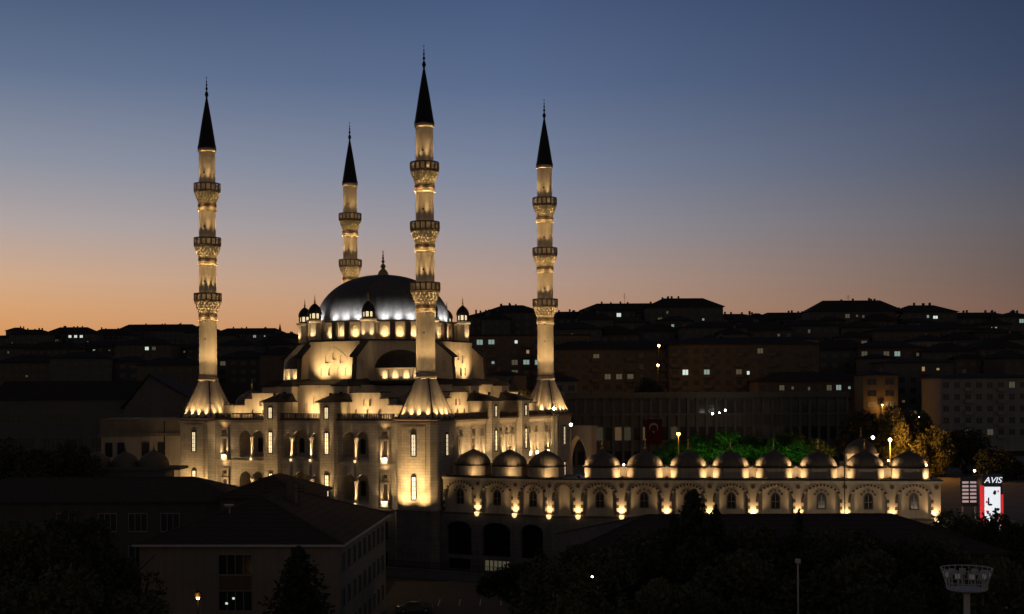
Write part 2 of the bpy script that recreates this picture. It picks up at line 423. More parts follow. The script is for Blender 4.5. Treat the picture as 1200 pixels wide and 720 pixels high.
mroot['label'] = 'floodlit stone minaret standing nearest, its shaft passing in front of the lead dome'
for (x, y, lab) in ((0, S, 'floodlit stone minaret rising beside the dim cream side building, apart from the dome'),
                    (S, 0, 'floodlit stone minaret by the domed courtyard with two white lamps at its foot'),
                    (S, S, 'floodlit stone minaret farthest off, its lower shaft hidden behind the lead dome')):
    c = dup(mroot); c.location = L2W(x, y, 0); c['label'] = lab

# ------------------------------------------------------------------ mosque body
mq = thing('mosque', 'large floodlit stone mosque with grey lead central dome and stepped walls', 'mosque', L2W(0, 0, 0), ROT)
def side(k):
    if k == 0: return lambda s, n, z: (-n, s, z)
    if k == 1: return lambda s, n, z: (s, -n, z)
    if k == 2: return lambda s, n, z: (S+n, S-s, z)
    return lambda s, n, z: (S-s, S+n, z)
FN = 2.6; TN = 3.6
def rect_window(parent, T, a, z0, z1, n, wd=1.1, sill=True, pane='amber_glass'):
    f = MB(T); q = wd/2
    for b in ((a-q-.0, a-q+.13, z0, z1), (a+q-.13, a+q, z0, z1), (a-q+.13, a+q-.13, z1-.13, z1), (a-q+.13, a+q-.13, z0, z0+.12)):
        f.box(b[0], b[1], n-.22, n+.1, b[2], b[3])
    f.box(a-q-.22, a-q, n-.02, n+.16, z0-.2, z1+.2); f.box(a+q, a+q+.22, n-.02, n+.16, z0-.2, z1+.2)
    f.box(a-q, a+q, n-.02, n+.18, z1, z1+.2)
    o = f.build('window', 'stone_smooth', parent)
    p = MB(T); p.box(a-q+.13, a+q-.13, n-.35, n-.25, z0+.1, z1-.1); p.build('pane', pane, o)
    g = MB(T); g.box(a-.035, a+.035, n-.25, n-.2, z0+.1, z1-.1)
    for i in (1, 2): zz = z0+(z1-z0)*i/3; g.box(a-q+.13, a+q-.13, n-.245, n-.205, zz-.03, zz+.03)
    g.build('glazing_bar', 'frame_dark', o)
    if sill:
        s_ = MB(T); s_.box(a-q-.1, a+q+.1, n-.03, n+.30, z0-.85, z0-.0); s_.build('sill', 'stone_smooth', o)
    return o
def arches(cols, a0, a1, z0, zs, rise):
    # one opening under several pointed arches meeting on columns
    xs_ = [a0]+cols+[a1]; poly = [(a0, z0), (a1, z0)]
    for i in range(len(xs_)-1, 0, -1):
        c = archcurve(xs_[i-1], xs_[i], zs, rise*min(1, (xs_[i]-xs_[i-1])/2.3), 8, .3)
        poly += c if i == len(xs_)-1 else c[1:]
    return poly
def column(parent, T, a, n, z0, z1, lamp=True):
    x, y, _ = T(a, n, 0); m = MB(); h = z1-z0
    m.lathe([(.38,z0), (.38,z0+.16), (.29,z0+.26), (.27,z0+.34), (.24,z1-.55), (.27,z1-.5), (.40,z1-.12), (.42,z1)], 14, x, y)
    return m.build('column', 'stone_smooth', parent, smooth=True)
for k in range(4):
    T = side(k); mb = MB(T); holes = []; lit = k < 2
    a0, a1 = A-.3, S-A+.3
    wins = []
    if k in (0, 2):
        for s_ in (5.45, 35.15):
            for dz in (0, -6.35): wins += [(s_, 17.75+dz, 20.35+dz, 1.1, True), (s_, 20.95+dz, 21.75+dz, 1.1, False)]
        niches = []
        for dz in (0, -6.35):
            niches += [(8.3, 13.0, [10.65], 17.35+dz, 20.55+dz, 1.05), (27.6, 32.3, [29.95], 17.35+dz, 20.55+dz, 1.05), (17.4, 23.8, [18.75, 22.35], 17.35+dz, 20.55+dz, 1.25)]
    else:
        for s_ in (5.5, 9.6, 12.2, 18.5, 20.5, 22.5, 28.6, 31.2, 35.3):
            wins += [(s_, 17.5, 20.4, 1.05, True), (s_, 21.0, 21.85, 1.0, False)]
        niches = []
    for (s_, z0, z1, wd, sl) in wins: holes.append(rect(s_-wd/2, s_+wd/2, z0, z1))
    for (b0, b1, cs, z0, zs, rise) in niches: holes.append(arches(cs, b0, b1, z0, zs, rise))
    mb.panel(rect(a0, a1, 10.3, 23.0), holes, FN, .34)
    mb.box(a0, a1, -2.2, FN-3.4, 10.3, 23.0)                        # solid core behind the openings
    mb.box(a0, a1, FN-3.4, FN-.36, 16.0, 17.3)
    for (b0, b1, cs, z0, zs, rise) in niches:
        mb.box(b0-.3, b0-.0, FN-3.4, FN-.34, z0, zs+1.3); mb.box(b1, b1+.3, FN-3.4, FN-.34, z0, zs+1.3)
    mb.build('facade_wall', 'stone', mq)
    mb = MB(T)
    mb.box(a0, a1, FN-.3, FN+.13, 16.72, 16.94); mb.box(a0, a1, FN-.3, FN+.16, 22.62, 22.86)
    mb.box(a0, a1, FN-.3, FN+.3, 22.98, 23.16); mb.build('string_course', 'stone_smooth', mq)
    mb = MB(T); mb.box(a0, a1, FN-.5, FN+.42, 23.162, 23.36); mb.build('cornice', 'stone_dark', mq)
    mb = MB(T); mb.box(a0, a1, -.5, FN+.12, 0, 10.1); mb.box(a0, a1, -.5, FN+.28, 10.1, 10.3); mb.build('basement_wall', 'base_stone', mq)
    if k < 2:
        for s_ in (5.6, 9.5, 13.2, 27, 31, 35):
            for z0 in (1.6, 6.0): slit_window(mq, T, s_, FN+.12, z0, z0+2.2, .9, 'dark_glass', 'basement_window')
    for (s_, z0, z1, wd, sl) in wins:
        rect_window(mq, T, s_, z0, z1, FN, wd, sl)
        if sl and lit:
            spot(T(s_, FN+.5, z0-.55), T(s_, FN-.15, z0+1.6), 620 if k == 0 else 900, (1,.68,.33), 120, 1, .06, mq)
            point(T(s_, FN+.62, z0-.42), 42 if k == 0 else 45, (1,.72,.38), .05, mq)
    for (b0, b1, cs, z0, zs, rise) in niches:
        for c in cs:
            column(mq, T, c, FN-.25, z0, zs)
            if lit: x_, y_, _ = T(c, FN+.2, 0); lm = MB(); lm.lathe([(.04,z0-.42), (.17,z0-.32), (.19,z0-.12), (.1,z0-.04)], 10, x_, y_); lm.build('column_lamp', 'bowl_glow', mq)
            if lit: spot(T(c, FN+.36, z0+.0), T(c, FN-.2, zs-1.0), 900, (1,.68,.33), 46, 1, .05, mq); point(T(c, FN-.62, zs+.05), 4.0, (1,.68,.33), .05, mq)
        m2 = MB(T); m2.box(b0, b1, FN-.62, FN-.5, z0, z0+.4); m2.build('niche_parapet', 'stone', mq)
        if lit:
            for c in [(b0+cs[0])/2+.3, (b1+cs[-1])/2-.3]:
                slit_window(mq, T, c, FN-3.4, z0+.9, z0+2.7, .55, 'dark_glass', 'niche_window')
    # stair towers
    for s_ in (15.1, 25.5):
        mb = MB(T); mb.box(s_-1.3, s_+1.3, FN-.6, TN, 10.3, 25.9); mb.box(s_-1.36, s_+1.36, FN-.7, TN+.06, 25.62, 25.9)
        tw = mb.build('stair_tower', 'stone', mq)
        mb = MB(T); mb.box(s_-1.4, s_+1.4, FN-.6, TN+.12, 0, 10.28); mb.build('tower_base', 'base_stone', tw)
        mb = MB(T)
        mb.loft([[(s_-1.75,TN+.5,25.9), (s_+1.75,TN+.5,25.9), (s_+1.75,-1,25.9), (s_-1.75,-1,25.9)], [(s_-1.75,TN+.5,26.02), (s_+1.75,TN+.5,26.02), (s_+1.75,-1,26.02), (s_-1.75,-1,26.02)], [(s_-.5,TN-1.6,26.95), (s_+.5,TN-1.6,26.95), (s_+.5,-.6,26.95), (s_-.5,-.6,26.95)]])
        mb.build('tower_roof', 'lead_roof', tw)
        for z0, z1 in ((23.5, 25.1), (18.2, 21.3), (11.9, 15.0)):
            slit_window(tw, T, s_, TN, z0, z1, .62)
        if lit:
            spot(T(s_, TN+1.5, 10.7), T(s_, TN-.1, 15.5), 2000, WARM, 44, 1, .1, mq); spot(T(s_, TN+1.1, 16.5), T(s_, TN-.1, 22.5), 2000, WARM, 36, 1, .1, mq)
            for q in (-2.0, 2.0):
                spot(T(s_+q, FN+1.3, 10.7), T(s_+q*.3, FN+.6, 16), 330, WARM, 46, 1, .1, mq)
    # balustrade
    for (b0, b1) in ((A+.2, 13.75), (16.45, 24.15), (26.85, S-A-.2)):
        mb = MB(T); mb.box(b0, b1, FN+.12, FN+.30, 24.12, 24.25); mb.box(b0, b1, FN+.12, FN+.30, 23.37, 23.47)
        n = int((b1-b0)/.3)
        for i in range(n+1):
            s_ = b0+.1+(b1-b0-.2)*i/n; wq = .12 if i % 8 == 0 else .045
            mb.box(s_-wq, s_+wq, FN+.16, FN+.27, 23.47, 24.12)
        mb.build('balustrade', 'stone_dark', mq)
    # upper stepped walls
    mb = MB(T)
    zt = 28.5
    hol = [arch(18.0+i*1.5-.3, 18.0+i*1.5+.3, 25.6 if i in (1,2) else 24.6, 26.4 if i in (1,2) else 25.3, .4) for i in range(4)]
    mb.panel(rect(16.4, 24.2, 23.4, zt), hol, -1.6, .25, True)
    mb.build('centre_wall', 'stone_smooth', mq)
    mb = MB(T)
    for i, (q0, q1) in enumerate(((.0,.16), (.34,.5))):
        c = archcurve(17.2-q1, 23.4+q1, 24.3, 3.5+q1, 16); d = archcurve(17.2-q0, 23.4+q0, 24.3, 3.5+q0, 16)
        for j in range(len(c)-1):
            mb.add([(c[j][0],-1.59,c[j][1]), (c[j+1][0],-1.59,c[j+1][1]), (d[j+1][0],-1.59,d[j+1][1]), (d[j][0],-1.59,d[j][1]),
                    (c[j][0],-1.55,c[j][1]), (c[j+1][0],-1.55,c[j+1][1]), (d[j+1][0],-1.55,d[j+1][1]), (d[j][0],-1.55,d[j][1])],
                   [(4,5,6,7), (0,1,5,4), (2,3,7,6)])
    mb.build('arch_moulding', 'stone_smooth', mq)
    for mir in (0, 1):
        f = (lambda s: S-s) if mir else (lambda s: s)
        T2 = (lambda f: lambda s, n, z: T(f(s), n, z))(f)
        mb = MB(T2)
        hol = [arch(10.0+i*1.15-.27, 10.0+i*1.15+.27, 25.3, 26.0, .38) for i in range(2)]+[arch(8.4+i*2.1-.25, 8.4+i*2.1+.25, 23.9, 24.5, .35) for i in range(3)]
        out_ = [(2.8,23.4), (13.8,23.4), (13.8,27.3), (8.3,27.3), (8.3,26.4), (6.9,26.4), (6.9,25.4), (2.8,25.4)]
        mb.panel(out_, hol, -.6, .4, True)
        mb.loft([[(a,-1.02,z) for a, z in out_], [(a,-2.0,z) for a, z in out_]])
        mb.build('flank_wall', 'stone_smooth', mq)
        mb = MB(T2)
        for (q0, q1, z) in ((8.2,13.9,27.3), (6.8,8.3,26.4), (2.8,6.9,25.4)): mb.box(q0, q1, -3.4, -.42, z+.002, z+.17)
        mb.build('coping', 'lead_roof', mq)
        mb = MB(T2); mb.box(13.8, 16.4, -5.5, -.1, 23.4, 28.3); mb.box(13.1, 13.8, -5, -1.2, 25, 27.9)
        bl = mb.build('buttress_block', 'stone_smooth', mq)
        mb = MB(T2); mb.loft([[(13.5,.25,28.3), (16.7,.25,28.3), (16.7,-7,28.3), (13.5,-7,28.3)], [(13.5,.25,28.42), (16.7,.25,28.42), (16.7,-7,28.42), (13.5,-7,28.42)], [(14.8,-1.2,29.35), (15.4,-1.2,29.35), (15.4,-7,29.7), (14.8,-7,29.7)]])
        mb.build('block_roof', 'lead_roof', bl)
        mb = MB(T2); mb.box(14.7, 15.3, -.12, -.05, 26.6, 27.5); mb.build('block_window', 'frame_dark', bl)
        mb = MB(T2); mb.loft([[(13.2,FN-.6,25.95), (17.0,FN-.6,25.95), (17.0,-.5,25.95), (13.2,-.5,25.95)], [(14.5,FN-1,26.9), (15.7,FN-1,26.9), (16.4,-.3,27.3), (13.8,-.3,27.3)]]); mb.build('link_roof', 'lead_roof', bl)
        mb = MB(T2); mb.box(13.9, 16.3, -.3, FN-.6, 23.4, 25.95); mb.build('link_wall', 'stone_smooth', bl)
        if lit:
            spot(T2(10.6, 1.3, 23.6), T2(10.6, -.6, 25.6), 750, WARM, 110, 1, .1, mq)
            spot(T2(8.0, 1.5, 23.55), T2(7.6, -.6, 25.4), 260, WARM, 110, 1, .1, mq)
            spot(T2(5.6, 1.5, 23.55), T2(5.4, -.6, 25), 300, WARM, 110, 1, .1, mq)
            spot(T2(12.9, 1.5, 23.55), T2(13.2, -.6, 26.5), 330, WARM, 110, 1, .1, mq)
    if lit:
        for q in (18.6, 22.0): spot(T(q, .6, 23.6), T(20.3, -1.6, 25.8), 900, WARM, 110, 1, .1, mq)
    mb = MB(T); mb.box(16.0, 24.6, -9, -1.2, 28.52, 28.66); mb.loft([[(16.0,-1.2,28.66), (24.6,-1.2,28.66), (24.6,-9,28.66), (16,-9,28.66)], [(17.0,-3.4,29.3), (23.6,-3.4,29.3), (23.6,-9,29.6), (17,-9,29.6)]]); mb.build('eave_roof', 'lead_roof', mq)
    # corner dome behind this side's first minaret
    x, y = [(4.9,4.9), (4.9,S-4.9), (S-4.9,4.9), (S-4.9,S-4.9)][k]
    mb = MB(); mb.lathe([(2.75,23.4), (2.75,25.3), (2.9,25.35), (2.9,25.5)], 24, x, y); cdm = mb.build('corner_drum', 'stone_smooth', mq)
    mb = MB(); mb.lathe([(r, 25.5+z) for r, z in onion(2.7, 2.5)], 48, x, y, mod=lambda i: 1-.018*(i % 2)); mb.build('corner_dome', 'lead_small', cdm)
    mb = MB(); finial(mb, x, y, 27.9, 1.7); mb.build('finial', 'gold', cdm)
mb = MB(); mb.box(.4, S-.4, .4, S-.4, 23.0, 23.38); mb.build('terrace_roof', 'lead_roof', mq)
mb = MB(); mb.box(3.3, S-3.3, 3.3, S-3.3, 23.38, 25.2)
mb.box(13.3, S-13.3, 3.2, S-3.2, 25.2, 28.5); mb.box(3.2, S-3.2, 13.3, S-13.3, 25.2, 28.5); mb.box(8, S-8, 8, S-8, 25.2, 28.4); mb.build('inner_body', 'stone_smooth', mq)
mb = MB(); mb.box(6.6, S-6.6, 6.6, S-6.6, 28.66, 29.2); mb.build('upper_terrace', 'lead_roof', mq)
CX = CY = S/2
def polar(r, th): return (CX+r*math.cos(th), CY+r*math.sin(th))
# octagon under the drum
oc = [polar(13.64, PI/8+i*PI/4) for i in range(8)]
mb = MB(); mb.prism(oc, 29.2, 35.5); mb.build('octagon', 'stone_smooth', mq)
mb = MB(); mb.prism([polar(14.2, PI/8+i*PI/4) for i in range(8)], 35.502, 35.75); mb.build('octagon_roof', 'lead_roof', mq)
for k in range(4):
    T = side(k); lit = k < 2; H2 = S/2
    # arms: two fins with a wall between, all raking down from the octagon
    mb = MB(T)
    hol = [arch(H2+q-.36, H2+q+.36, z, z+.9, .45) for q, z in ((-1.4,32.0), (0,32.5), (1.4,32.0), (-2.3,30.0), (-.8,30.0), (.8,30.0), (2.3,30.0))]
    mb.panel(rect(H2-4.75, H2+4.75, 29.2, 35.4), hol, -6.0, .26, True); mb.build('arm_wall', 'stone_smooth', mq)
    mb = MB(T)
    c = archcurve(H2-3.4, H2+3.4, 30.2, 4.3, 20); d = archcurve(H2-3.15, H2+3.15, 30.2, 4.05, 20)
    for j in range(len(c)-1):
        mb.add([(c[j][0],-5.99,c[j][1]), (c[j+1][0],-5.99,c[j+1][1]), (d[j+1][0],-5.99,d[j+1][1]), (d[j][0],-5.99,d[j][1]), (c[j][0],-5.95,c[j][1]), (c[j+1][0],-5.95,c[j+1][1]), (d[j+1][0],-5.95,d[j+1][1]), (d[j][0],-5.95,d[j][1])], [(4,5,6,7), (0,1,5,4), (2,3,7,6)])
    mb.build('arch_moulding', 'stone_smooth', mq)
    for sgn in (-1, 1):
        s0, s1 = H2+sgn*5.2-.42, H2+sgn*5.2+.42
        prof = [(-8.2,29.2), (-3.75,29.2), (-4.05,32.95), (-6.9,35.3), (-8.2,35.5)]
        mb = MB(T); mb.loft([[(s0, n, z) for n, z in prof], [(s1, n, z) for n, z in prof]]); fo = mb.build('buttress_fin', 'stone_smooth', mq)
        rp = [(-3.65,32.8), (-6.85,35.35), (-6.95,35.6), (-3.45,33.0)]
        mb = MB(T); mb.loft([[(s0-.25, n, z) for n, z in rp], [(s1+.25, n, z) for n, z in rp]]); mb.build('fin_roof', 'lead_roof', fo)
        ep = [(-3.72,29.4), (-3.66,29.4), (-3.98,32.8), (-4.05,32.8)]
        mb = MB(T); mb.loft([[(s0+.02, n, z) for n, z in ep], [(s1-.02, n, z) for n, z in ep]]); mb.build('fin_end_shade', 'stone_dark', fo)  # dark sheet over the unlit end face, its shade put into the colour
        if lit: spot(T(H2+sgn*2.4, -3.4, 29.7), T(H2+sgn*1.8, -6, 31.8), 1500, WARM, 100, 1, .1, mq)
        # small niche window in the flank of the fin, facing the half dome
        mb = MB(T); q = s0-.03 if sgn < 0 else s1+.03
        mb.loft([[(q-.02, -5.4+a, z) for a, z in arch(-.35, .35, 30.6, 32.2, .5)], [(q+.02, -5.4+a, z) for a, z in arch(-.35, .35, 30.6, 32.2, .5)]]); mb.build('fin_niche', 'stone', fo)
    if lit or k == 3:
        pass
    # half dome on the diagonal next to this side
    th = PI+k*PI/2+PI/4
    th = [PI*1.25, PI*1.75, PI*.25, PI*.75][k]
    x, y = polar(12.3, th)
    mb = MB(); mb.lathe([(4.1,29.2), (4.1,31.0), (4.3,31.05), (4.3,31.2)], 40, x, y); hd = mb.build('half_dome_drum', 'stone_smooth', mq)
    mb = MB(); mb.lathe([(4.2,31.2)]+[(4.15*math.cos(a), 31.2+2.9*math.sin(a)) for a in [PI/2*i/10 for i in range(10)]], 60, x, y, mod=lambda i: 1-.01*(i % 3 == 0)); mb.build('half_dome', 'lead_roof', hd)
    for i in range(-2, 3):
        a = th+i*R(24); xx, yy = x+4.1*math.cos(a), y+4.1*math.sin(a)
        Tw = (lambda xx, yy, a: lambda s, n, z: (xx-s*math.sin(a)+n*math.cos(a), yy+s*math.cos(a)+n*math.sin(a), z))(xx, yy, a)
        m2 = MB(Tw)
        m2.panel(rect(-.55, .55, 29.5, 31.0), [arch(-.36, .36, 29.6, 30.4, .4)], .12, .12); m2.box(-.58, -.55, 0, .12, 29.5, 31); m2.box(.55, .58, 0, .12, 29.5, 31)
        wo = m2.build('window', 'stone_smooth', hd)
        m2 = MB(Tw); m2.panel(arch(-.36, .36, 29.6, 30.4, .4), [], .02, 0); m2.build('pane', 'drum_glow', wo)
        if k in (0, 1, 3):
            spot(Tw(0, .75, 29.35), Tw(0, 0, 30.6), 150, (1,.70,.35), 120, 1, .05, mq)
            m2 = MB(); 
    m2 = MB(); a = th; m2.box(-.1,.1,-.1,.1,0,.1)
# drum
mb = MB(); mb.lathe([(12.0,35.6), (12.0,38.5), (12.4,38.6), (12.4,38.85), (11.6,38.9)], 96, CX, CY); dr = mb.build('drum', 'stone_smooth', mq)
mb = MB(); mb.lathe([(12.38,38.6), (12.55,38.62), (12.55,38.8), (12.38,38.82)], 96, CX, CY, cap=False); mb.build('drum_cornice', 'stone_dark', dr)
RS = 11.56
mb = MB(); mb.lathe([(11.25,38.9)]+[(11.1*math.cos(a)**.92, 38.95+8.0*math.sin(a)) for a in [PI/2*i/18 for i in range(18)]]+[(.3, 46.97)], 144, CX, CY, mod=lambda i: 1-.014*(i % 3 == 0))
dm = mb.build('dome', 'lead', mq, smooth=True)
mb = MB(); mb.lathe([(1.0,46.85), (.95,47.0), (.75,47.5), (.4,47.9), (.1,48.2)], 20, CX, CY); mb.build('dome_cap', 'gold', dm)
mb = MB(); finial(mb, CX, CY, 47.9, 3.2); mb.build('finial', 'gold', dm)
for i in range(8):
    a0 = PI/8+i*PI/4
    for j in range(3):
        a = a0+PI/4*(j+1)/4; xx, yy = polar(12.0, a)
        Tw = (lambda xx, yy, a: lambda s, n, z: (xx-s*math.sin(a)+n*math.cos(a), yy+s*math.cos(a)+n*math.sin(a), z))(xx, yy, a)
        m2 = MB(Tw); m2.panel(rect(-.8, .8, 35.8, 38.3), [arch(-.5, .5, 36.3, 37.5, .5)], .16, .14)
        for b in (-.84, .80): m2.box(b, b+.04, -.02, .16, 35.8, 38.3)
        m2.box(-.95, .95, 0, .36, 38.3, 38.56)
        wo = m2.build('drum_window', 'stone_smooth', dr)
        m2 = MB(Tw); m2.panel(arch(-.5, .5, 36.3, 37.5, .5), [], .04, 0); m2.build('pane', 'drum_glow', wo)
        spot(Tw(0, .85, 35.95), Tw(0, 0, 37.6), 260, (1,.70,.35), 110, 1, .06, dr)
        spot(Tw(0, .30, 39.05), Tw(0, -1.0, 39.75), 950, COOL, 100, 1, .08, dr)
    for j in range(4):
        a = a0+PI/4*(j+.5)/4 if 0 < j < 3 else a0+PI/4*(j+.5)/4+(.035 if j == 0 else -.035)
        xx, yy = polar(12.0, a); Tw = (lambda xx, yy, a: lambda s, n, z: (xx-s*math.sin(a)+n*math.cos(a), yy+s*math.cos(a)+n*math.sin(a), z))(xx, yy, a)
        if j in (1, 2):
            m2 = MB(Tw); m2.box(-.42, .42, -.3, .75, 35.7, 38.55); m2.build('drum_pier', 'stone_dark', dr)
    # turret on the corner
    xx, yy = polar(13.35, a0)
    mb = MB(); mb.lathe([(1.12,35.75), (1.12,38.5), (1.3,38.65), (1.42,38.75), (1.42,39.0)], 8, xx, yy, a0+PI/8); tu = mb.build('turret', 'stone_smooth', mq)
    mb = MB(); mb.lathe([(.98,39.0), (.95,39.15), (.95,39.25)], 8, xx, yy, a0+PI/8); mb.lathe([(1.0,40.05), (1.05,40.15)], 8, xx, yy, a0+PI/8)
    for q in range(8):
        t_ = a0+PI/8+q*PI/4; mb.lathe([(.13,39.2), (.13,40.1)], 5, xx+.9*math.cos(t_), yy+.9*math.sin(t_))
    mb.build('lantern', 'frame_dark', tu)
    mb = MB(); mb.lathe([(.78,39.2), (.80,39.9), (.6,40.05)], 16, xx, yy); mb.build('lantern_glass', 'glow_white', tu)
    mb = MB(); mb.lathe([(1.1*r, 40.12+z) for r, z in onion(1.0, 1.75)], 16, xx, yy); mb.build('cupola', 'spire_lead', tu)
    mb = MB(); finial(mb, xx, yy, 41.75, 1.3); mb.build('finial', 'gold', tu)
    for q in (-1, 1):
        t_ = a0+q*R(38); spot((xx+1.75*math.cos(t_), yy+1.75*math.sin(t_), 35.85), (xx+.9*math.cos(t_), yy+.9*math.sin(t_), 38.4), 320, (1,.72,.38), 80, 1, .06, tu)
# floodlights at the facades: plinth wash, cornice wash, minaret shafts
for s_, q in ((-1.9, -1.5), (1.5, 1.2), (S-1.5, S-1.2), (S+1.9, S+1.5)): 
    spot(side(0)(s_, 5.6, 11.0), side(0)(q, 3.4, 13.6), 1300, WARM, 110, 1, .1, mq); spot(side(0)(s_, 5.2, 10.8), side(0)(q*.6, 3.4, 19.5), 4200, WARM, 50, 1, .1, mq)
for s_ in (7.5, 10.8, 18.8, 22.0, 29.9, 33.2): spot(side(1)(s_, 5.2, 15.6), side(1)(s_, FN, 20.5), 900, WARM, 80, 1, .1, mq)
for s_ in [4.2+i*1.25 for i in range(27)]:
    if min(abs(s_-15.1), abs(s_-25.5)) > 1.6: spot(side(1)(s_, FN+.55, 22.2), side(1)(s_, FN+.05, 22.95), 16, WARM, 150, 1, .05, mq)
for s_ in (5.45, 35.15):
    for z in (22.2, 16.2): spot(side(0)(s_, FN+.6, z), side(0)(s_, FN+.05, z+.6), 26, WARM, 150, 1, .05, mq)
ends = ((side(0), 15.1, (0,0)), (side(0), 25.5, (0,S)), (side(1), 15.1, (0,0)), (side(1), 25.5, (S,0)))
for T, s_, (x, y) in ends:
    p = Vector(T(s_, 2.5, 27.3)); m2 = MB(); m2.box(p.x-.2, p.x+.2, p.y-.15, p.y+.15, 26.9, 27.3); m2.build('roof_floodlight', 'iron', mq)
    spot(p, (x, y, 36.5), 9000, WARM, 46, 1, .15, mq)
for k, s_ in ((0, 18.0), (1, 18.0)):
    p = side(k)(s_, -4.4, 30.2)
spot((S-14, S-6, 34.0), (S, S, 48), 4000, WARM, 40, 1, .15, mq)

# ------------------------------------------------------------------ courtyard arcade
ar = thing('arcade_wall', 'long courtyard wall of blind arches with glowing consoles under a row of small lead domes', 'arcade', (0,0,0))
P0 = L2W(-2.0, -4.0, 0); D0 = (CORN-P0); L0 = D0.length; D0.normalize(); N0 = Vector((D0.y, -D0.x, 0))
if N0.y > 0: N0 = -N0
def frame(P, D, Nn): return lambda s, n, z: tuple(P+D*s+Nn*n+Vector((0,0,z)))
TL = frame(P0, D0, N0); TR = frame(CORN, ADIR, AN)
# (wall frame, length, lamp positions, arch (start, end) pairs)
secL = (TL, L0, [5.67, 11.64, 16.95], [(.35,5.05), (6.3,11.0), (12.3,16.3)])
lr = [3.95, 9.93, 16.04, 21.87, 27.63, 33.6, 39.75, 45.84, 51.54]
secR = (TR, ALEN, lr, [(.62,3.3)]+[(lr[i]+.68, lr[i+1]-.68) for i in range(8)])
ZB, ZC = 10.2, 15.25
for si, (T, Ln, lamps, arcs) in enumerate((secL, secR)):
    mb = MB(T); holes = [arch(a, b, ZB+.05, 12.75, 1.75, 14, .12) for a, b in arcs]
    mb.panel(rect(0, Ln, ZB, ZC-.25), holes, 0, .3, True)
    mb.box(0, Ln, -8.4, -.35, ZB, ZC-.25)
    mb.build('arch_wall', 'cream_wall', ar)
    mb = MB(T); mb.box(-.1, Ln+.15, -8.5, .22, ZC-.25, ZC-.05); mb.box(-.1, Ln+.1, -.3, .1, 14.86, ZC-.25); mb.build('cornice', 'stone_smooth', ar)
    mb = MB(T); mb.box(-.2, Ln+.25, -8.6, .36, ZC-.048, ZC+.1); mb.build('roof_edge', 'lead_roof', ar)
    mb = MB(T); mb.box(-.1, Ln+.1, -.3, .3, ZB-.28, ZB); mb.build('ledge', 'stone_dark', ar)
    for a, b in arcs:
        c0 = archcurve(a-.30, b+.30, 12.75, 2.02, 22, .12); c1 = archcurve(a, b, 12.75, 1.75, 22, .12)
        for w_, (mname, off) in enumerate((('cream_wall', 0), ('voussoir_dark', 1))):
            m2 = MB(T)
            for j in range(22):
                if j % 2 != off: continue
                q = .10 if off == 0 else .09
                m2.add([(c0[j][0],0,c0[j][1]), (c0[j+1][0],0,c0[j+1][1]), (c1[j+1][0],0,c1[j+1][1]), (c1[j][0],0,c1[j][1]), (c0[j][0],q,c0[j][1]), (c0[j+1][0],q,c0[j+1][1]), (c1[j+1][0],q,c1[j+1][1]), (c1[j][0],q,c1[j][1])], [(4,5,6,7), (0,1,5,4), (2,3,7,6), (0,3,7,4), (1,2,6,5)])
            for x0, x1 in ((a-.30, a), (b, b+.30)):
                for j in range(5):
                    if j % 2 == off: continue
                    z = 10.4+j*.46; q = .10 if off == 0 else .09; m2.box(x0, x1, -.01, q, z, z+.46)
            m2.build('voussoirs', mname, ar)
        if b-a > 3:
            m = (a+b)/2
            m2 = MB(T); m2.panel([(p, q) for p, q in arch(m-.62, m+.62, 11.35, 13.0, .62)], [arch(m-.45, m+.45, 11.5, 12.95, .45)], -.2, .08)
            for j in range(5):
                th = R(20+35*j); c, s_ = math.cos(th), math.sin(th)
                m2.box(m+.95*c-.12, m+.95*c+.12, -.29, -.2, 13.05+.85*s_-.12, 13.05+.85*s_+.12)
            wo = m2.build('window', 'stone_dark', ar)
            m2 = MB(T); m2.panel(arch(m-.45, m+.45, 11.5, 12.95, .45), [], -.27, 0); m2.build('pane', 'dark_glass', wo)
            m2 = MB(T); m2.box(m-.03, m+.03, -.265, -.22, 11.5, 13.3); m2.box(m-.45, m+.45, -.262, -.225, 12.3, 12.36); m2.build('glazing_bar', 'steel', wo)
    for j, s_ in enumerate(lamps):
        x, y, _ = T(s_, .32, 0)
        mb = MB(); mb.lathe([(.03,9.75), (.22,9.85), (.34,10.05), (.37,10.28), (.30,10.36)], 16, x, y); bo = mb.build('glowing_console', 'bowl_glow', ar, smooth=True)  # floodlit pilaster console, its brightness put in as glow
        mb = MB(T); mb.box(s_-.08, s_+.08, 0, .25, 9.72, 9.9); mb.build('bracket', 'iron', bo)
        mb = MB(T); c = [(s_+.3*math.cos(R(60*q)), 14.35+.3*math.sin(R(60*q))) for q in range(6)]
        mb.loft([[(a, -.02, z) for a, z in c], [(a, .09, z) for a, z in c]]); mb.build('roundel', 'stone_dark', ar)
        ends_ = s_ > 51
        spot(T(s_-(.25 if ends_ else 0), .55, 10.5), T(s_-(.3 if ends_ else 0), -.1, 12.2), 330*(.75+.5*((j*37+si*11) % 10)/10), (1,.68-.05*((j*7) % 3)/2,.30), 125, 1, .06, bo)
        point(T(s_, .72, 10.55), 5, (1,.68,.30), .06, bo)
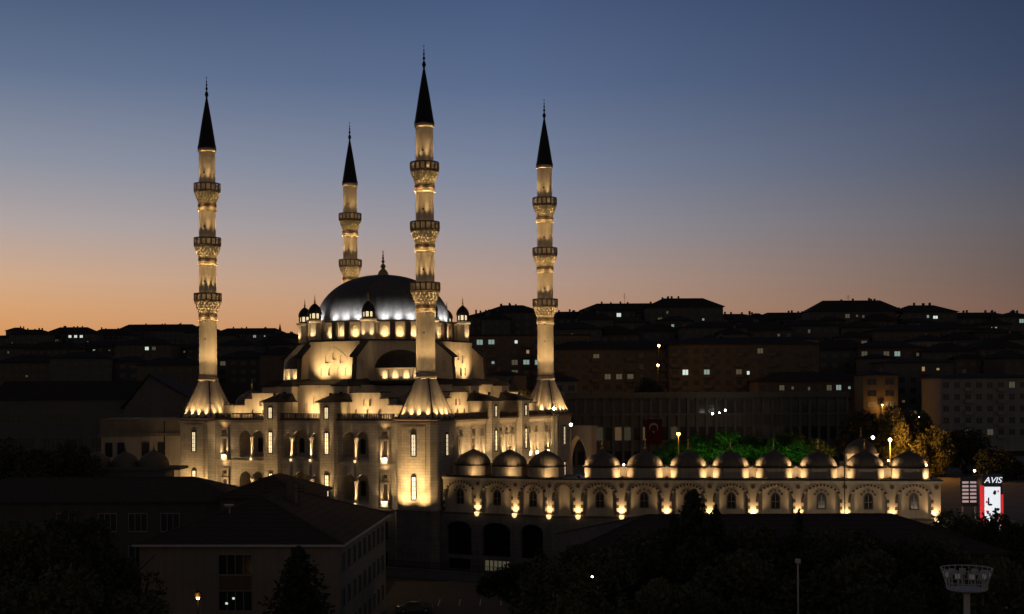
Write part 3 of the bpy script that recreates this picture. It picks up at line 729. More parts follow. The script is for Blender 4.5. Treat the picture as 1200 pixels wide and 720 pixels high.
# domes over the gallery
lab_i = 0
def small_dome(T, s_, n, ph=0, sc=1.0, zb=15.35):
    x, y, _ = T(s_, n, 0)
    mb = MB(); mb.lathe([(2.62*sc,zb), (2.62*sc,zb+1.36)], 8, x, y, ph); dr_ = mb.build('drum', 'cream_wall', ar)
    mb = MB(); mb.lathe([(2.66*sc,zb+1.362), (2.86*sc,zb+1.42), (2.86*sc,zb+1.58), (2.4*sc,zb+1.64)], 24, x, y, ph); mb.build('eave', 'lead_roof', dr_)
    mb = MB(); mb.lathe([(2.5*sc*r, zb+1.6+z) for r, z in onion(1.0, 2.2*sc)], 72, x, y, mod=lambda i: 1-.035*(i % 3 == 0)); mb.build('dome', 'lead_small', dr_, smooth=True)
    mb = MB(); finial(mb, x, y, zb+1.6+2.15*sc, 1.6); mb.build('finial', 'gold', dr_)
    return dr_
angL = math.atan2(D0.y, D0.x); angR = math.atan2(ADIR.y, ADIR.x)
dl = [2.7, 8.65, 14.4]
for s_ in dl: small_dome(TL, s_, -4.2, angL+PI/8)
for s_ in dl[:]:
    spot(TL(s_+2.6, -1.0, 17.0), TL(s_+.6, -3.4, 18.2), 330, (1,.66,.32), 80, 1, .08, ar)
    for q in (s_+1.9,): spot(TL(q, -.9, 15.55), TL(s_+.4, -4.2, 16.6), 160, (1,.66,.30), 100, 1, .08, ar)
dr_s = [7.0, 12.98, 18.95, 24.75, 30.6, 36.6, 42.8, 48.7]
for s_ in dr_s: small_dome(TR, s_, -4.2, angR+PI/8)
for i, s_ in enumerate(lr):
    mb = MB(TR); mb.box(s_-1.1, s_+1.1, -6.0, -3.9, 15.35, 16.75); mb.box(s_-1.2, s_+1.2, -6.1, -3.8, 16.752, 16.88)
    if 1 <= i <= 7: mb.build('gap_parapet', 'cream_wall', ar)
    if 0 <= i <= 8:
        q = s_ if i < 8 else s_-.4
        p = TR(q, -2.05, 15.5)
        if i > 0: spot(p, TR(q-1.5, -4.0, 16.4), 240, (1,.66,.32), 95, 1, .08, ar)
        if i < 8: spot(p, TR(q+1.5, -4.0, 16.4), 240, (1,.66,.32), 95, 1, .08, ar)
        for sg in ((-1, 1) if 0 < i < 8 else ((1,) if i == 0 else (-1,))):
            spot(TR(q, -2.7, 17.05), TR(q+sg*2.2, -3.9, 18.4), 420, (1,.66,.32), 100, 1, .08, ar)
        m2 = MB(TR); m2.box(q-.16, q+.16, -1.95, -1.7, 15.36, 15.6); m2.build('roof_floodlight', 'iron', ar)
# base storey below the left part
mb = MB(TL); ops = [(.7,4.75), (6.5,10.95), (12.6,16.0)]
holes = [arch(a, b, 4.2, 7.9, 1.0, 12, .0) for a, b in ops]+[rect(a+.2, b-.2, 2.1, 3.6) for a, b in ops]
mb.panel(rect(-3.5, L0+.4, -.5, ZB-.28), holes, .3, .7)
mb.box(-3.5, L0+.4, -1, -.41, -.5, ZB-.28); mb.build('base_wall', 'base_stone', ar)
for i, (a, b) in enumerate(ops):
    mb = MB(TL); mb.panel(arch(a, b, 4.2, 7.9, 1.0, 12, 0), [], -.25, 0); wo = mb.build('arched_window', 'black_glass', ar)
    mb = MB(TL)
    for j in range(1, 5): x_ = a+(b-a)*j/5; mb.box(x_-.05, x_+.05, -.25, -.15, 4.2, 8.4)
    for z in (5.4, 6.7, 7.9): mb.box(a, b, -.24, -.16, z-.04, z+.04)
    mb.build('glazing_bar', 'frame_dark', wo)
    mb = MB(TL); mb.panel(rect(a+.2, b-.2, 2.1, 3.6), [], -.25, 0); lo = mb.build('lower_window', 'dim_window' if i == 1 else 'black_glass', ar)
    mb = MB(TL)
    for j in range(1, 6): x_ = a+.2+(b-a-.4)*j/6; mb.box(x_-.05, x_+.05, -.25, -.12, 2.1, 3.6)
    mb.build('glazing_bar', 'frame_dark', lo)
mb = MB(TR); mb.box(0, ALEN, -.6, .3, -.5, ZB-.28); mb.build('base_wall', 'base_stone', ar)

pv = thing('domed_pavilion', 'small domed pavilion peeking above the far courtyard roof behind the arcade domes', 'pavilion', at(1009, 560, 206)*Vector((1,1,0)) if False else Vector((at(1009,560,206).x, 206, 10)))
mb = MB(); mb.box(-2.7, 2.7, -2.7, 2.7, 0, 6.0); mb.build('wall', 'cream_wall', pv)
mb = MB(); mb.lathe([(2.6,6.0), (2.6,7.15), (2.75,7.2), (2.75,7.35)], 8, 0, 0, PI/8); d_ = mb.build('drum', 'cream_wall', pv)
mb = MB(); mb.lathe([(2.5*r, 7.35+z) for r, z in onion(1, 2.6)], 72, mod=lambda i: 1-.022*(i % 3 == 0)); mb.build('dome', 'lead_small', d_, smooth=True)
mb = MB(); finial(mb, 0, 0, 9.85, 1.6); mb.build('finial', 'gold', d_)
for q in (-3.0, 3.0): spot((q, -3.0, 6.2), (q*.5, 0, 8.4), 300, (1,.66,.32), 90, 1, .08, pv)

# gateway beside the far minaret
gp = at(677, 540, 229); gw = thing('stone_gateway', 'tall stone gateway with a lit pointed arch beside the courtyard minaret', 'gateway', (gp.x, 229, 10), ROT-PI/2)
Tg = lambda s, n, z: (s, -n, z)
mb = MB(Tg); op = arch(-2.0, 1.7, 0, 5.6, 4.0, 16, .4)
mb.panel(rect(-4.2, 2.6, 0, 11.0), [op], 0, 2.2); mb.panel(rect(-4.2, 2.6, 0, 11.0), [op], -2.2, 0); mb.box(2.6, 2.64, -2.2, 0, 0, 11); mb.box(-4.24, -4.2, -2.2, 0, 0, 11); mb.box(-4.3, 2.7, -2.3, .1, 11.0, 11.3); mb.build('wall', 'cream_wall', gw)
mb = MB(Tg); c0 = archcurve(-2.25, 1.95, 5.6, 4.3, 18, .4); c1 = archcurve(-2.0, 1.7, 5.6, 4.0, 18, .4)
for j in range(18):
    q = .08 if j % 2 else .04
    mb.add([(c0[j][0],0,c0[j][1]), (c0[j+1][0],0,c0[j+1][1]), (c1[j+1][0],0,c1[j+1][1]), (c1[j][0],0,c1[j][1]), (c0[j][0],q,c0[j][1]), (c0[j+1][0],q,c0[j+1][1]), (c1[j+1][0],q,c1[j+1][1]), (c1[j][0],q,c1[j][1])], [(4,5,6,7), (0,1,5,4), (2,3,7,6), (0,3,7,4), (1,2,6,5)])
mb.build('voussoirs', 'stone_smooth', gw)
spot((-.9, 1.1, .4), (1.2, 1.0, 6.5), 500, WARM, 80, 1, .1, gw); spot((2.2, -.9, .5), (2.2, 0, 6), 300, WARM, 60, 1, .1, gw)

# white floodlights with pole
def flood_pole(px, py, D, label):
    p = at(px, py, D); t = thing('floodlight', label, 'floodlight', (p.x, D, 10), 0, 'white floodlights beside the courtyard minaret')
    h = p.z-10
    mb = MB(); mb.lathe([(.12,0), (.09,h-.5)], 10); mb.lathe([(.3,0), (.3,.15)], 10); mb.build('pole', 'steel', t)
    mb = MB(); mb.box(-.45, .45, -.05, .25, h-.4, h+.4); mb.box(-.06, .06, -.1, .1, h-.75, h-.35); mb.build('housing', 'iron', t)
    mb = MB(); mb.lathe([(.02,0), (.2,.03), (.24,.1), (.2,.16)], 16)
    o = mb.build('lens', 'white_lamp', t); o.rotation_euler = (R(90), 0, 0); o.location = (0, -.05, h)
    return t
flood_pole(649, 479, 222, 'white floodlight on a pole against the courtyard minaret base cone')
flood_pole(669, 498, 222, 'white floodlight on a pole beside the stone gateway arch, the lower one')

# ------------------------------------------------------------------ houses
def hip(mb, x0, x1, y0, y1, z, h, ov=.6, th=.18):
    x0 -= ov; x1 += ov; y0 -= ov; y1 += ov; w_, d_ = x1-x0, y1-y0; i = min(w_, d_)/2
    mb.box(x0, x1, y0, y1, z, z+th); z += th
    if w_ >= d_: r0, r1 = (x0+i, (y0+y1)/2, z+h), (x1-i, (y0+y1)/2, z+h)
    else: r0, r1 = ((x0+x1)/2, y0+i, z+h), ((x0+x1)/2, y1-i, z+h)
    b = [(x0,y0,z), (x1,y0,z), (x1,y1,z), (x0,y1,z)]
    if w_ >= d_: mb.add(b+[r0, r1], [(0,1,5,4), (1,2,5), (2,3,4,5), (3,0,4)])
    else: mb.add(b+[r0, r1], [(0,1,4), (1,2,5,4), (2,3,5), (3,0,4,5)])
    return b, r0, r1
def win(parent, T, a, n, z0, z1, wd, pane, framem='frame_dark', bars=1):
    mb = MB(T)
    for b in ((a-wd/2-.1, a-wd/2, z0-.1, z1+.1), (a+wd/2, a+wd/2+.1, z0-.1, z1+.1), (a-wd/2, a+wd/2, z1, z1+.1), (a-wd/2-.1, a+wd/2+.1, z0-.14, z0)): mb.box(b[0], b[1], n-.02, n+.09, b[2], b[3])
    for i in range(1, bars+1): q = a-wd/2+wd*i/(bars+1); mb.box(q-.04, q+.04, n+.02, n+.07, z0, z1)
    o = mb.build('window', framem, parent)
    p = MB(T); p.box(a-wd/2, a+wd/2, n-.02, n+.02, z0, z1); p.build('pane', pane, o); return o
def lit_patch(h, T, px, py, D, wd, ht, pane, org, rz):  # window whose centre lies where the photo shows it
    q = at(px, py, D); q = Matrix.Rotation(-rz, 3, 'Z') @ (q-Vector(org))
    return q

# near hip-roofed block (A)
ha = thing('office_block', 'pale three-storey block with broad hipped tile roof standing nearest at the bottom', 'building', (-37.2, 131.0, .8), math.atan2(-1, 20.05))
W_, D_, H_ = 20.0, 31.5, 11.4
mb = MB(); mb.box(0, W_, 0, D_, 0, H_); mb.build('wall', 'render_2', ha)
mb = MB(); b, r0, r1 = hip(mb, 0, W_, 0, D_, H_, 3.9, .55); ro = mb.build('roof', 'tile_roof', ha)
mb = MB()
for p, q in ((b[0], r0), (b[1], r0), (b[2], r1), (b[3], r1), (r0, r1)): mb.tube([p, q], .13, 6)
mb.build('ridge_tile', 'ridge_tile', ro)
mb = MB(); mb.box(-.6, W_+.6, -.66, -.55, H_+.0, H_+.2); mb.box(W_+.55, W_+.66, -.6, D_+.6, H_, H_+.2); mb.build('gutter', 'white_steel', ro)
mb = MB(); mb.box(11.6, 12.6, 14, 15, H_+2.5, H_+5.1); mb.build('chimney', 'render_4', ro)
Tf = lambda a, n, z: (a, -n, z); Tr = lambda a, n, z: (W_+n, a, z)
for z0 in (8.6, 5.0, 1.4):
    win(ha, Tf, 9.6, 0, z0, z0+1.9, 3.3, 'dark_glass', 'white_frame', 3)
    for i in range(9): win(ha, Tr, 2.2+3.3*i, 0, z0, z0+1.9, 1.5, 'dark_glass', 'white_frame', 1)
mb = MB(Tf); mb.box(8.0, 11.2, .0, .06, 6.95, 8.4); mb.build('brick_panel', 'render_4', ha)
for px, z in ((.4, 5.6), (1.1, 6.1)):
    mb = MB(Tf); mb.box(8.2+px, 8.42+px, .03, .08, z, z+.2); mb.build('indoor_lamp', 'bright_window', ha)

mb = MB(); mb.tube([(7.4, 6.2, H_+2.3), (7.4, 6.2, H_+3.6)], .05, 6); mb.lathe([(.05,H_+3.3), (.45,H_+3.45), (.55,H_+3.62)], 12, 7.4, 5.9); mb.build('satellite_dish', 'white_steel', ro)
mb = MB(); mb.tube([(13.5, 12, H_+2.8), (13.5, 12, H_+5.0)], .04, 5); mb.tube([(12.9, 12, H_+4.8), (14.1, 12, H_+4.8)], .03, 4); mb.tube([(13.0, 12, H_+4.5), (14.0, 12, H_+4.5)], .03, 4); mb.build('aerial', 'iron', ro)
mb = MB(); mb.box(19.97, 20.03, 1.0, 1.12, 0, H_); mb.box(-.02, .1, -.12, -.02, 0, H_); mb.build('drainpipe', 'white_frame', ha)
hb = thing('long_house', 'long low building with dark tiled roof stretching to the frame edge below the domed kiosk', 'building', (-72, 163, .8), R(-1.0))
mb = MB(); mb.box(0, 37.5, 0, 13, 0, 13.1); mb.build('wall', 'render_5', hb)
mb = MB(); b, r0, r1 = hip(mb, 0, 37.5, 0, 13, 13.1, 2.5, .6); ro = mb.build('roof', 'tile_roof', hb)
mb = MB()
for p, q in ((b[1], r1), (b[2], r1), (r0, r1)): mb.tube([p, q], .12, 6)
mb.build('ridge_tile', 'ridge_tile', ro)
for a in (16.6, 21.8, 25.6, 29.6): 
    for z0 in (9.6, 5.6): win(hb, Tf, a, 0, z0, z0+2.1, 2.2, 'dark_glass', 'white_frame', 2)
hc = thing('corner_house', 'small hip-roofed wing with brick-red end wall below the stair tower windows', 'building', (-36.0, 161.5, .8), R(-4))
mb = MB(); mb.box(0, 10.3, 0, 14.5, 0, 13.6); mb.build('wall', 'render_4', hc)
mb = MB(); b, r0, r1 = hip(mb, 0, 10.3, 0, 14.5, 13.6, 2.3, .55); ro = mb.build('roof', 'tile_roof', hc)
mb = MB()
for p, q in ((b[0], r0), (b[1], r0), (b[2], r1), (r0, r1)): mb.tube([p, q], .12, 6)
mb.build('ridge_tile', 'ridge_tile', ro)
Tc = lambda a, n, z: (10.3+n, a, z)
for a in (3, 7, 11): win(hc, Tc, a, 0, 9.8, 11.8, 1.3, 'dark_glass', 'white_frame', 1)
# big dark roof in front of the arcade
hd_ = thing('school_hall', 'long dark building with brown hipped roof in front of the arcade behind the trees', 'building', (5.2, 127, .8), R(-1))
mb = MB(); mb.box(0, 42, 0, 17, 0, 10.7); mb.build('wall', 'render_5', hd_)
mb = MB(); b, r0, r1 = hip(mb, 0, 42, 0, 17, 10.7, 2.9, .6); ro = mb.build('roof', 'tile_roof', hd_)
mb = MB()
for p, q in ((b[0], r0), (b[1], r1), (b[2], r1), (b[3], r0), (r0, r1)): mb.tube([p, q], .12, 6)
mb.build('ridge_tile', 'ridge_tile', ro)
for a in (3, 7.5, 12, 16.5, 21, 25.5, 30): win(hd_, Tf, a, 0, 7.4, 9.4, 2.0, 'dark_glass', 'white_frame', 1)

# cream building lit from the mosque, left
p = at(172, 550, 222)
hl = thing('annex_building', 'cream two-storey annex with parapet washed by warm light beside the outer minaret', 'building', (p.x, 214, 10), R(8))
mb = MB(); mb.box(-5, 7.6, 0, 12, 0, 13.0); mb.build('wall', 'cream_wall', hl)
mb = MB(); mb.box(-5.3, 7.9, -.35, 12.3, 10.4, 10.9); mb.box(-5.2, 7.8, -.2, 12.2, 13.0, 13.25); mb.box(-5.12, 7.7, -.1, 0, 10.9, 13.0); mb.build('parapet', 'render_0', hl)
for a in (-3.8, -1.9, 2.0, 4.5):
    for z0 in (7.2, 3.0): win(hl, Tf, a, 0, z0, z0+2.1, .95, 'dark_glass', 'frame_dark', 1)
mb = MB(); mb.box(4.9, 5.1, -.14, -.02, 0, 12.9); mb.build('drainpipe', 'iron', hl)
spot((7.2, -2.2, 1.0), (4.5, 0, 8), 450, WARM, 90, 1, .1, hl)
# domed kiosk row left
kp = at(150, 547, 198)
hk = thing('domed_kiosk', 'dark low kiosk roofed by three small unlit domes in front of the cream annex', 'kiosk', (kp.x, 198, 2), R(0))
mb = MB(); mb.box(-7.0, 6.3, -2.6, 2.6, 0, kp.z-2-.4); mb.box(-7.3, 8.4, -2.9, 2.9, kp.z-2-.4, kp.z-2); mb.build('wall', 'render_3', hk)
for q, rr in ((-4.6, 2.0), (-.4, 2.0), (3.9, 2.2)):
    mb = MB(); mb.lathe([(rr+.05, kp.z-2), (rr+.05, kp.z-1.5)]+[(r, kp.z-1.5+z) for r, z in onion(rr, rr*.95)], 40, q, 0, mod=lambda i: 1-.02*(i % 2)); do = mb.build('dome', 'lead_small', hk)
    mb = MB(); finial(mb, q, 0, kp.z-1.6+rr*.95, 1.0); mb.build('finial', 'iron', do)
# school block far left
p = at(0, 440, 262)
hs = thing('gabled_school', 'long unlit school block with gable end and rows of paned windows behind the annex', 'building', (-104, 262, 9), R(0))
mb = MB(); mb.box(0, 27, 0, 14, 0, 17.2); gx0, gx1 = 27, 43; mb.box(gx0, gx1, -1.5, 14, 0, 15.5)
mb.loft([[(gx0,-1.5,15.5), (gx1,-1.5,15.5), ((gx0+gx1)/2-3,-1.5,21.8)], [(gx0,14,15.5), (gx1,14,15.5), ((gx0+gx1)/2-3,14,21.8)]]); mb.build('wall', 'render_3', hs)
mb = MB(); mb.add([(0,-.5,17.2), (27,-.5,17.2), (32,7,21), (0,7,21), (0,14.5,17.2), (27,14.5,17.2)], [(0,1,2,3), (3,2,5,4)])
gm = (gx0+gx1)/2-3
mb.loft([[(gx0-.6,-1.9,15.3), (gm,-1.9,21.9), (gx1+.6,-1.9,15.3), (gx1+.6,-1.9,15.6), (gm,-1.9,22.25), (gx0-.6,-1.9,15.6)], [(gx0-.6,14,15.3), (gm,14,21.9), (gx1+.6,14,15.3), (gx1+.6,14,15.6), (gm,14,22.25), (gx0-.6,14,15.6)]])
mb.build('roof', 'far_roof', hs)
for a in (2.5, 7, 12, 16.5, 21.5, 25):
    for z0 in (12.6, 7.6): win(hs, Tf, a, 0, z0, z0+2.0, 3.2, 'dark_glass', 'render_0', 3)
for a in (31, 34.5, 38): win(hs, Tf, a, 1.5, 15.0, 15.9, 1.2, 'dark_glass', 'render_0', 1)

# government building behind the courtyard
p0 = at(664, 470, 300); p1 = at(992, 470, 300)
hg = thing('government_block', 'long grey civic building with close-set vertical piers behind the green trees', 'building', (p0.x, 300, 9.5), R(0))
WG = p1.x-p0.x; HG = at(800, 462, 300).z-9.5
mb = MB(); mb.box(0, WG, 0, 18, 0, HG-.9); mb.build('wall', 'civic_wall', hg)
mb = MB(); mb.box(-.5, WG+.5, -.8, 18.5, HG-.9, HG+.4); mb.box(-.3, WG+.3, -.55, -.003, HG-4.9, HG-4.4) ; mb.build('cornice', 'civic_wall', hg)
mb = MB()
for i in range(31): q = i*WG/30; mb.box(q-.3, q+.3, -.5, -.003, 0, HG-.9)
mb.build('pier', 'civic_wall', hg); hg.children[-1]['kind'] = 'stuff' if False else 'thing'
rnd = random.Random(5)
for i in range(30):
    q = (i+.5)*WG/30
    for j, z0 in enumerate((1.0, 6.5, 12.5)):
        if z0+3 > HG-1: continue
        pane = 'dark_glass'
        if j == 1 and i in (1, 2, 3, 5, 6, 8, 11): pane = 'warm_faint' if i in (2, 5, 8) else 'dim_faint'
        mb = MB(Tf); mb.box(q-.85, q+.85, -.03, .06, z0, z0+3.0); mb.build('window', pane, hg)
fl_ = thing('hanging_flag', 'tall red banner flag with white crescent and star hung on the civic building', 'flag', (at(766, 500, 299).x, 299.2, 0))
zt, zb_ = at(766, 491, 299).z, at(766, 521, 299).z; hw = 1.95
mb = MB(lambda a, n, z: (a, -n+.05*math.sin(a*2.2+z*.6), z))
g = 14; vs = [(-hw+2*hw*i/g, 0, zb_+(zt-zb_)*j/g) for j in range(g+1) for i in range(g+1)]
mb.add(vs, [(j*(g+1)+i, j*(g+1)+i+1, (j+1)*(g+1)+i+1, (j+1)*(g+1)+i) for j in range(g) for i in range(g)])
vs2 = [(a, -.05, z) for a, n, z in vs]; mb.add(vs2, [(j*(g+1)+i, j*(g+1)+i+1, (j+1)*(g+1)+i+1, (j+1)*(g+1)+i) for j in range(g) for i in range(g)])
mb.build('cloth', 'red_cloth', fl_)
cz = zb_+(zt-zb_)*.66
o_ = [(1.05*math.cos(R(a)), cz+1.05*math.sin(R(a))) for a in range(-50, 231, 10)]; i_ = [(.84*math.cos(R(a)), cz-.26+.84*math.sin(R(a))) for a in range(-38, 219, 9)]
i_ = i_[:len(o_)] if len(i_) >= len(o_) else i_+[i_[-1]]*(len(o_)-len(i_))
mb = MB(lambda a, n, z: (a, -n-.09, z)); n_ = len(o_)
mb.add([(a, .02, z) for a, z in o_]+[(a, .02, z) for a, z in i_], [(k, k+1, n_+k+1, n_+k) for k in range(n_-1)]); mb.build('crescent', 'white_cloth', fl_)
mb = MB(lambda a, n, z: (a, -n-.09, z)); st = [((.42 if k % 2 == 0 else .17)*math.sin(PI*k/5), cz-1.0+(.42 if k % 2 == 0 else .17)*math.cos(PI*k/5)) for k in range(10)]
mb.panel(st, [], .03, 0); mb.build('star', 'white_cloth', fl_)
mb = MB(); mb.tube([(-hw-.2, 0, zt), (hw+.2, 0, zt)], .06, 6); mb.build('rod', 'steel', fl_)

# ------------------------------------------------------------------ apartments and hillside houses
def house(label, name, cat, px, ptop, D, wd, dp, roofh, wallm, roofm='far_roof', rz=0, group=None, base=None, lit=(), rows=None, cols=None, seed=0, gable=False, chim=1):
    """px = image column of the middle, ptop = image row of the eaves"""
    p = at(px, ptop, D); zb = terr(p.x, D+dp/2)-1.5 if base is None else base
    o = thing(name, label, cat, (p.x, D, zb), rz, group)
    H = p.z-zb
    mb = MB(); mb.box(-wd/2, wd/2, 0, dp, 0, H); mb.build('wall', wallm, o)
    mb = MB()
    if roofh > .8: b, r0, r1 = hip(mb, -wd/2, wd/2, 0, dp, H, roofh, .7)
    else:
        mb.box(-wd/2-.2, wd/2+.2, -.2, dp+.2, H, H+.5)
    ro = mb.build('roof', roofm, o)
    r = random.Random(seed)
    for i in range(chim):
        cx_ = r.uniform(-wd*.28, wd*.28); ch = MB(); ch.box(cx_-.35, cx_+.35, dp*.5-.5, dp*.5+.3, H+roofh*.5, H+roofh+r.uniform(.5, 1.2)); ch.build('chimney', wallm, ro)
    fl = max(1, int(H/3.1)) if rows is None else rows; fl = min(fl, 6); nc = max(2, int(wd/3.2)) if cols is None else cols
    Tff = lambda a, n, z: (a, -n, z)
    spots = [(i, j) for i in range(nc) for j in range(fl)]
    lits = {}
    for (lx, ly, pm) in lit:
        q = Matrix.Rotation(-rz, 3, 'Z') @ (at(lx, ly, D)-Vector((p.x, D, zb)))
        i = min(range(nc), key=lambda i: abs(-wd/2+wd*(i+.5)/nc-q.x)); j = min(range(fl), key=lambda j: abs(H-2.6-3.1*j+.75-q.z)); lits[(i, j)] = pm
    for (i, j) in spots:
        z0 = H-2.6-3.1*j
        if z0 < .5: continue
        a = -wd/2+wd*(i+.5)/nc; pm = lits.get((i, j), 'dark_glass' if r.random() > .06 else r.choice(('dim_window', 'dim_window', 'warm_faint')))
        ww = wd/nc*.5
        mb = MB(Tff); mb.box(a-ww/2-.1, a+ww/2+.1, -.02, .05, z0-.1, z0+1.6); wo = mb.build('window', wallm, o)
        mb = MB(Tff); u = r.random() if pm != 'dark_glass' else 1
        zt_ = z0+1.5*(1 if u > .5 else r.uniform(.6, .95)); zl_ = z0+(0 if u > .25 else .35)
        if u > .3: mb.box(a-ww/2, a-.05, 0, .07, zl_, zt_)
        if not .3 < u < .45: mb.box(a+.05, a+ww/2, 0, .07, zl_, zt_)
        mb.build('pane', pm, wo)
        if name == 'apartment_block' and (i+seed) % 3 == 1 and z0 > 2.5:
            bb = MB(Tff); bb.box(a-ww*.8, a+ww*.8, 0.06, 1.1, z0-.9, z0-.75); bb.box(a-ww*.8, a+ww*.8, 1.0, 1.1, z0-.75, z0+.1); bb.box(a-ww*.8, a-ww*.8+.08, .06, 1.0, z0-.75, z0+.1); bb.box(a+ww*.8-.08, a+ww*.8, .06, 1.0, z0-.75, z0+.1); bb.build('balcony', wallm, o)
    return o
CW, DW, WW, BW = 'cool_window', 'dim_window', 'warm_window', 'bright_window'
G1 = 'apartment blocks on the slope behind the mosque'
house('dark apartment block with several greenish lit windows between dome and courtyard minaret', 'apartment_block', 'apartments', 603, 394, 400, 46, 16, .5, 'render_4', rz=R(0), group=G1, rows=5, cols=13,
      lit=((562,405,CW), (575,405,CW), (597,405,BW), (622,417,WW), (575,429,CW), (607,429,DW), (622,429,CW), (634,429,CW)), chim=0)
house('brown apartment block with small lit upper panes beyond the courtyard minaret, above the civic roof', 'apartment_block', 'apartments', 712, 410, 390, 37, 15, 2.6, 'render_4', group=G1, rows=5, cols=11, lit=((717,440,DW), (726,440,DW), (733,440,DW)), seed=3)
house('wide tan apartment block with scattered cool lit windows above the civic building', 'apartment_block', 'apartments', 872, 404, 385, 44, 16, 2.2, 'render_1', group=G1, rows=5, cols=14, lit=((797,431,BW), (827,442,CW), (831,442,CW), (866,441,DW), (873,441,BW)), seed=4)
house('low apartment block with a row of pale lit windows near the narrow tan corner house', 'apartment_block', 'apartments', 955, 447, 370, 32, 14, 2.6, 'render_4', group=G1, rows=2, cols=12, lit=((975,454,DW), (984,454,CW), (990,454,CW), (994,454,CW)), seed=5)
hm = house('narrow tan corner house lit amber from a street lamp among the trees', 'corner_house', 'house', 1032, 440, 360, 9.5, 10, 1.0, 'render_0', group=None, rows=4, cols=2, seed=6)
house('grey apartment block with two lit narrow windows high beside the amber-lit house', 'apartment_block', 'apartments', 1077, 425, 380, 20, 14, 1.2, 'render_3', group=G1, rows=5, cols=6, lit=((1089,438,WW), (1101,438,WW), (1094,461,BW)), seed=7)
house('big pale grey block at the frame edge with two lit windows near its eaves', 'apartment_block', 'apartments', 1160, 443, 345, 26, 16, 1.2, 'grey_wall', group=G1, rows=5, cols=9, lit=((1186,451,DW), (1192,451,DW)), seed=8)
house('dark house with three warm lit windows under the ridge mansion', 'apartment_block', 'apartments', 935, 424, 430, 34, 14, 2.5, 'render_5', group=G1, rows=3, cols=9, lit=((918,430,DW), (930,430,WW), (942,430,WW)), seed=9)
# skyline houses along the ridge: (px, eave row, depth, width, roof height, lit, description)
ridge = [(34, 392, 780, 24, 3.0, ((6,400,DW),), 'square house with cropped roof at the far end of the orange ridge'),
    (82, 391, 800, 31, 4.0, tuple((x,397,BW) for x in (80,84,89,93,97)), 'ridge house with a strip of five bright windows under its eaves'),
    (130, 393, 830, 30, 4.2, (), 'low unlit ridge house beside the strip-lit one'),
    (185, 388, 860, 56, 4.5, (), 'widest flat-topped house on the orange ridge'),
    (238, 390, 840, 24, 3.5, (), 'plain ridge house just behind the outer minaret shaft'),
    (292, 391, 820, 44, 3.5, ((296,397,CW), (313,397,CW)), 'broad ridge house between outer minaret and dome turrets'),
    (333, 396, 640, 20, 2.5, (), 'lower ridge house closest to the dome turrets'),
    (566, 371, 520, 12, 2.0, (), 'narrow ridge house just beside the turret lantern'),
    (601, 366, 515, 22, 3.0, (), 'tall square ridge house between turret and courtyard minaret'),
    (672, 372, 545, 26, 2.6, (), 'low ridge house touching the courtyard minaret balcony'),
    (735, 364, 540, 38, 3.2, ((722,371,BW),), 'long ridge house with one bright attic window'),
    (803, 360, 520, 30, 3.8, ((775,374,DW), (820,375,CW)), 'large ridge house with steep roof and antenna next to the attic-window house'),
    (860, 374, 560, 24, 2.4, (), 'small ridge house set low after the steep-roofed one'),
    (925, 374, 560, 30, 3.0, ((902,380,DW),), 'ridge house crowned with water tanks'),
    (1003, 365, 520, 37, 4.6, tuple((x,368,DW) for x in (993,1003,1008)), 'great ridge mansion with the highest hipped roof'),
    (1086, 366, 520, 24, 3.0, ((1082,370,CW), (1093,369,BW), (1096,369,BW)), 'ridge house with bright paired windows and roof clutter'),
    (1148, 372, 540, 30, 2.2, (), 'flat ridge house beyond the paired-window one'),
    (1192, 371, 530, 14, 2.0, ((1194,379,CW),), 'last ridge house cut by the frame edge with one cool window')]
for i, (px, pt, D, wd, rh, lit, desc) in enumerate(ridge):
    house(desc, 'ridge_house', 'house', px, pt, D, wd, 14, rh, 'far_wall', group='houses along the skyline ridge', lit=lit, seed=20+i, chim=5, rows=3, cols=max(4, int(wd/3.2)))
dmp = at(325.5, 381, 840); dmz = terr(dmp.x, 848)
dm_ = thing('distant_minaret', 'tiny far minaret silhouette on the ridge between outer minaret and dome turrets', 'minaret', (dmp.x, 848, dmz))
hh = at(325.5, 379, 848).z-dmz
mb = MB(); mb.lathe([(1.0,0), (.9,hh-5)], 12); mb.build('shaft', 'far_wall', dm_)
mb = MB(); mb.lathe([(.9,hh-8.2), (1.5,hh-7.7), (1.5,hh-6.8), (.9,hh-6.8)], 12); mb.build('balcony', 'far_wall', dm_)
mb = MB(); mb.lathe([(1.05,hh-5), (.05,hh)], 12); mb.build('spire', 'far_roof', dm_)
# lower hillside rows
rr_ = random.Random(11)
ords = ['first', 'second', 'third', 'fourth', 'fifth', 'sixth', 'seventh', 'eighth', 'ninth', 'tenth', 'eleventh', 'twelfth', 'thirteenth']
rows_ = [(470, [(672,386,'lit'), (720,392,''), (770,388,''), (838,384,''), (893,387,''), (952,382,'lit'), (1010,384,''), (1062,388,''), (1112,386,''), (1168,390,'')], 'upper row below the ridge on the courtyard side'),
         (425, [(760,405,''), (838,402,''), (905,408,''), (985,410,''), (1045,408,'lit'), (1112,412,''), (1175,408,'')], 'middle row below the ridge on the courtyard side'),
         (620, [(15,408,'lit'), (62,409,''), (118,406,'lit'), (168,404,'lit'), (215,408,''), (275,405,''), (318,404,'')], 'row below the orange ridge'),
         (470, [(30,425,''), (95,420,''), (150,424,''), (200,428,''), (285,420,''), (330,416,'')], 'lowest row above the gabled school')]
cols_ = ['brown', 'tan', 'grey', 'pale', 'ochre', 'dark']
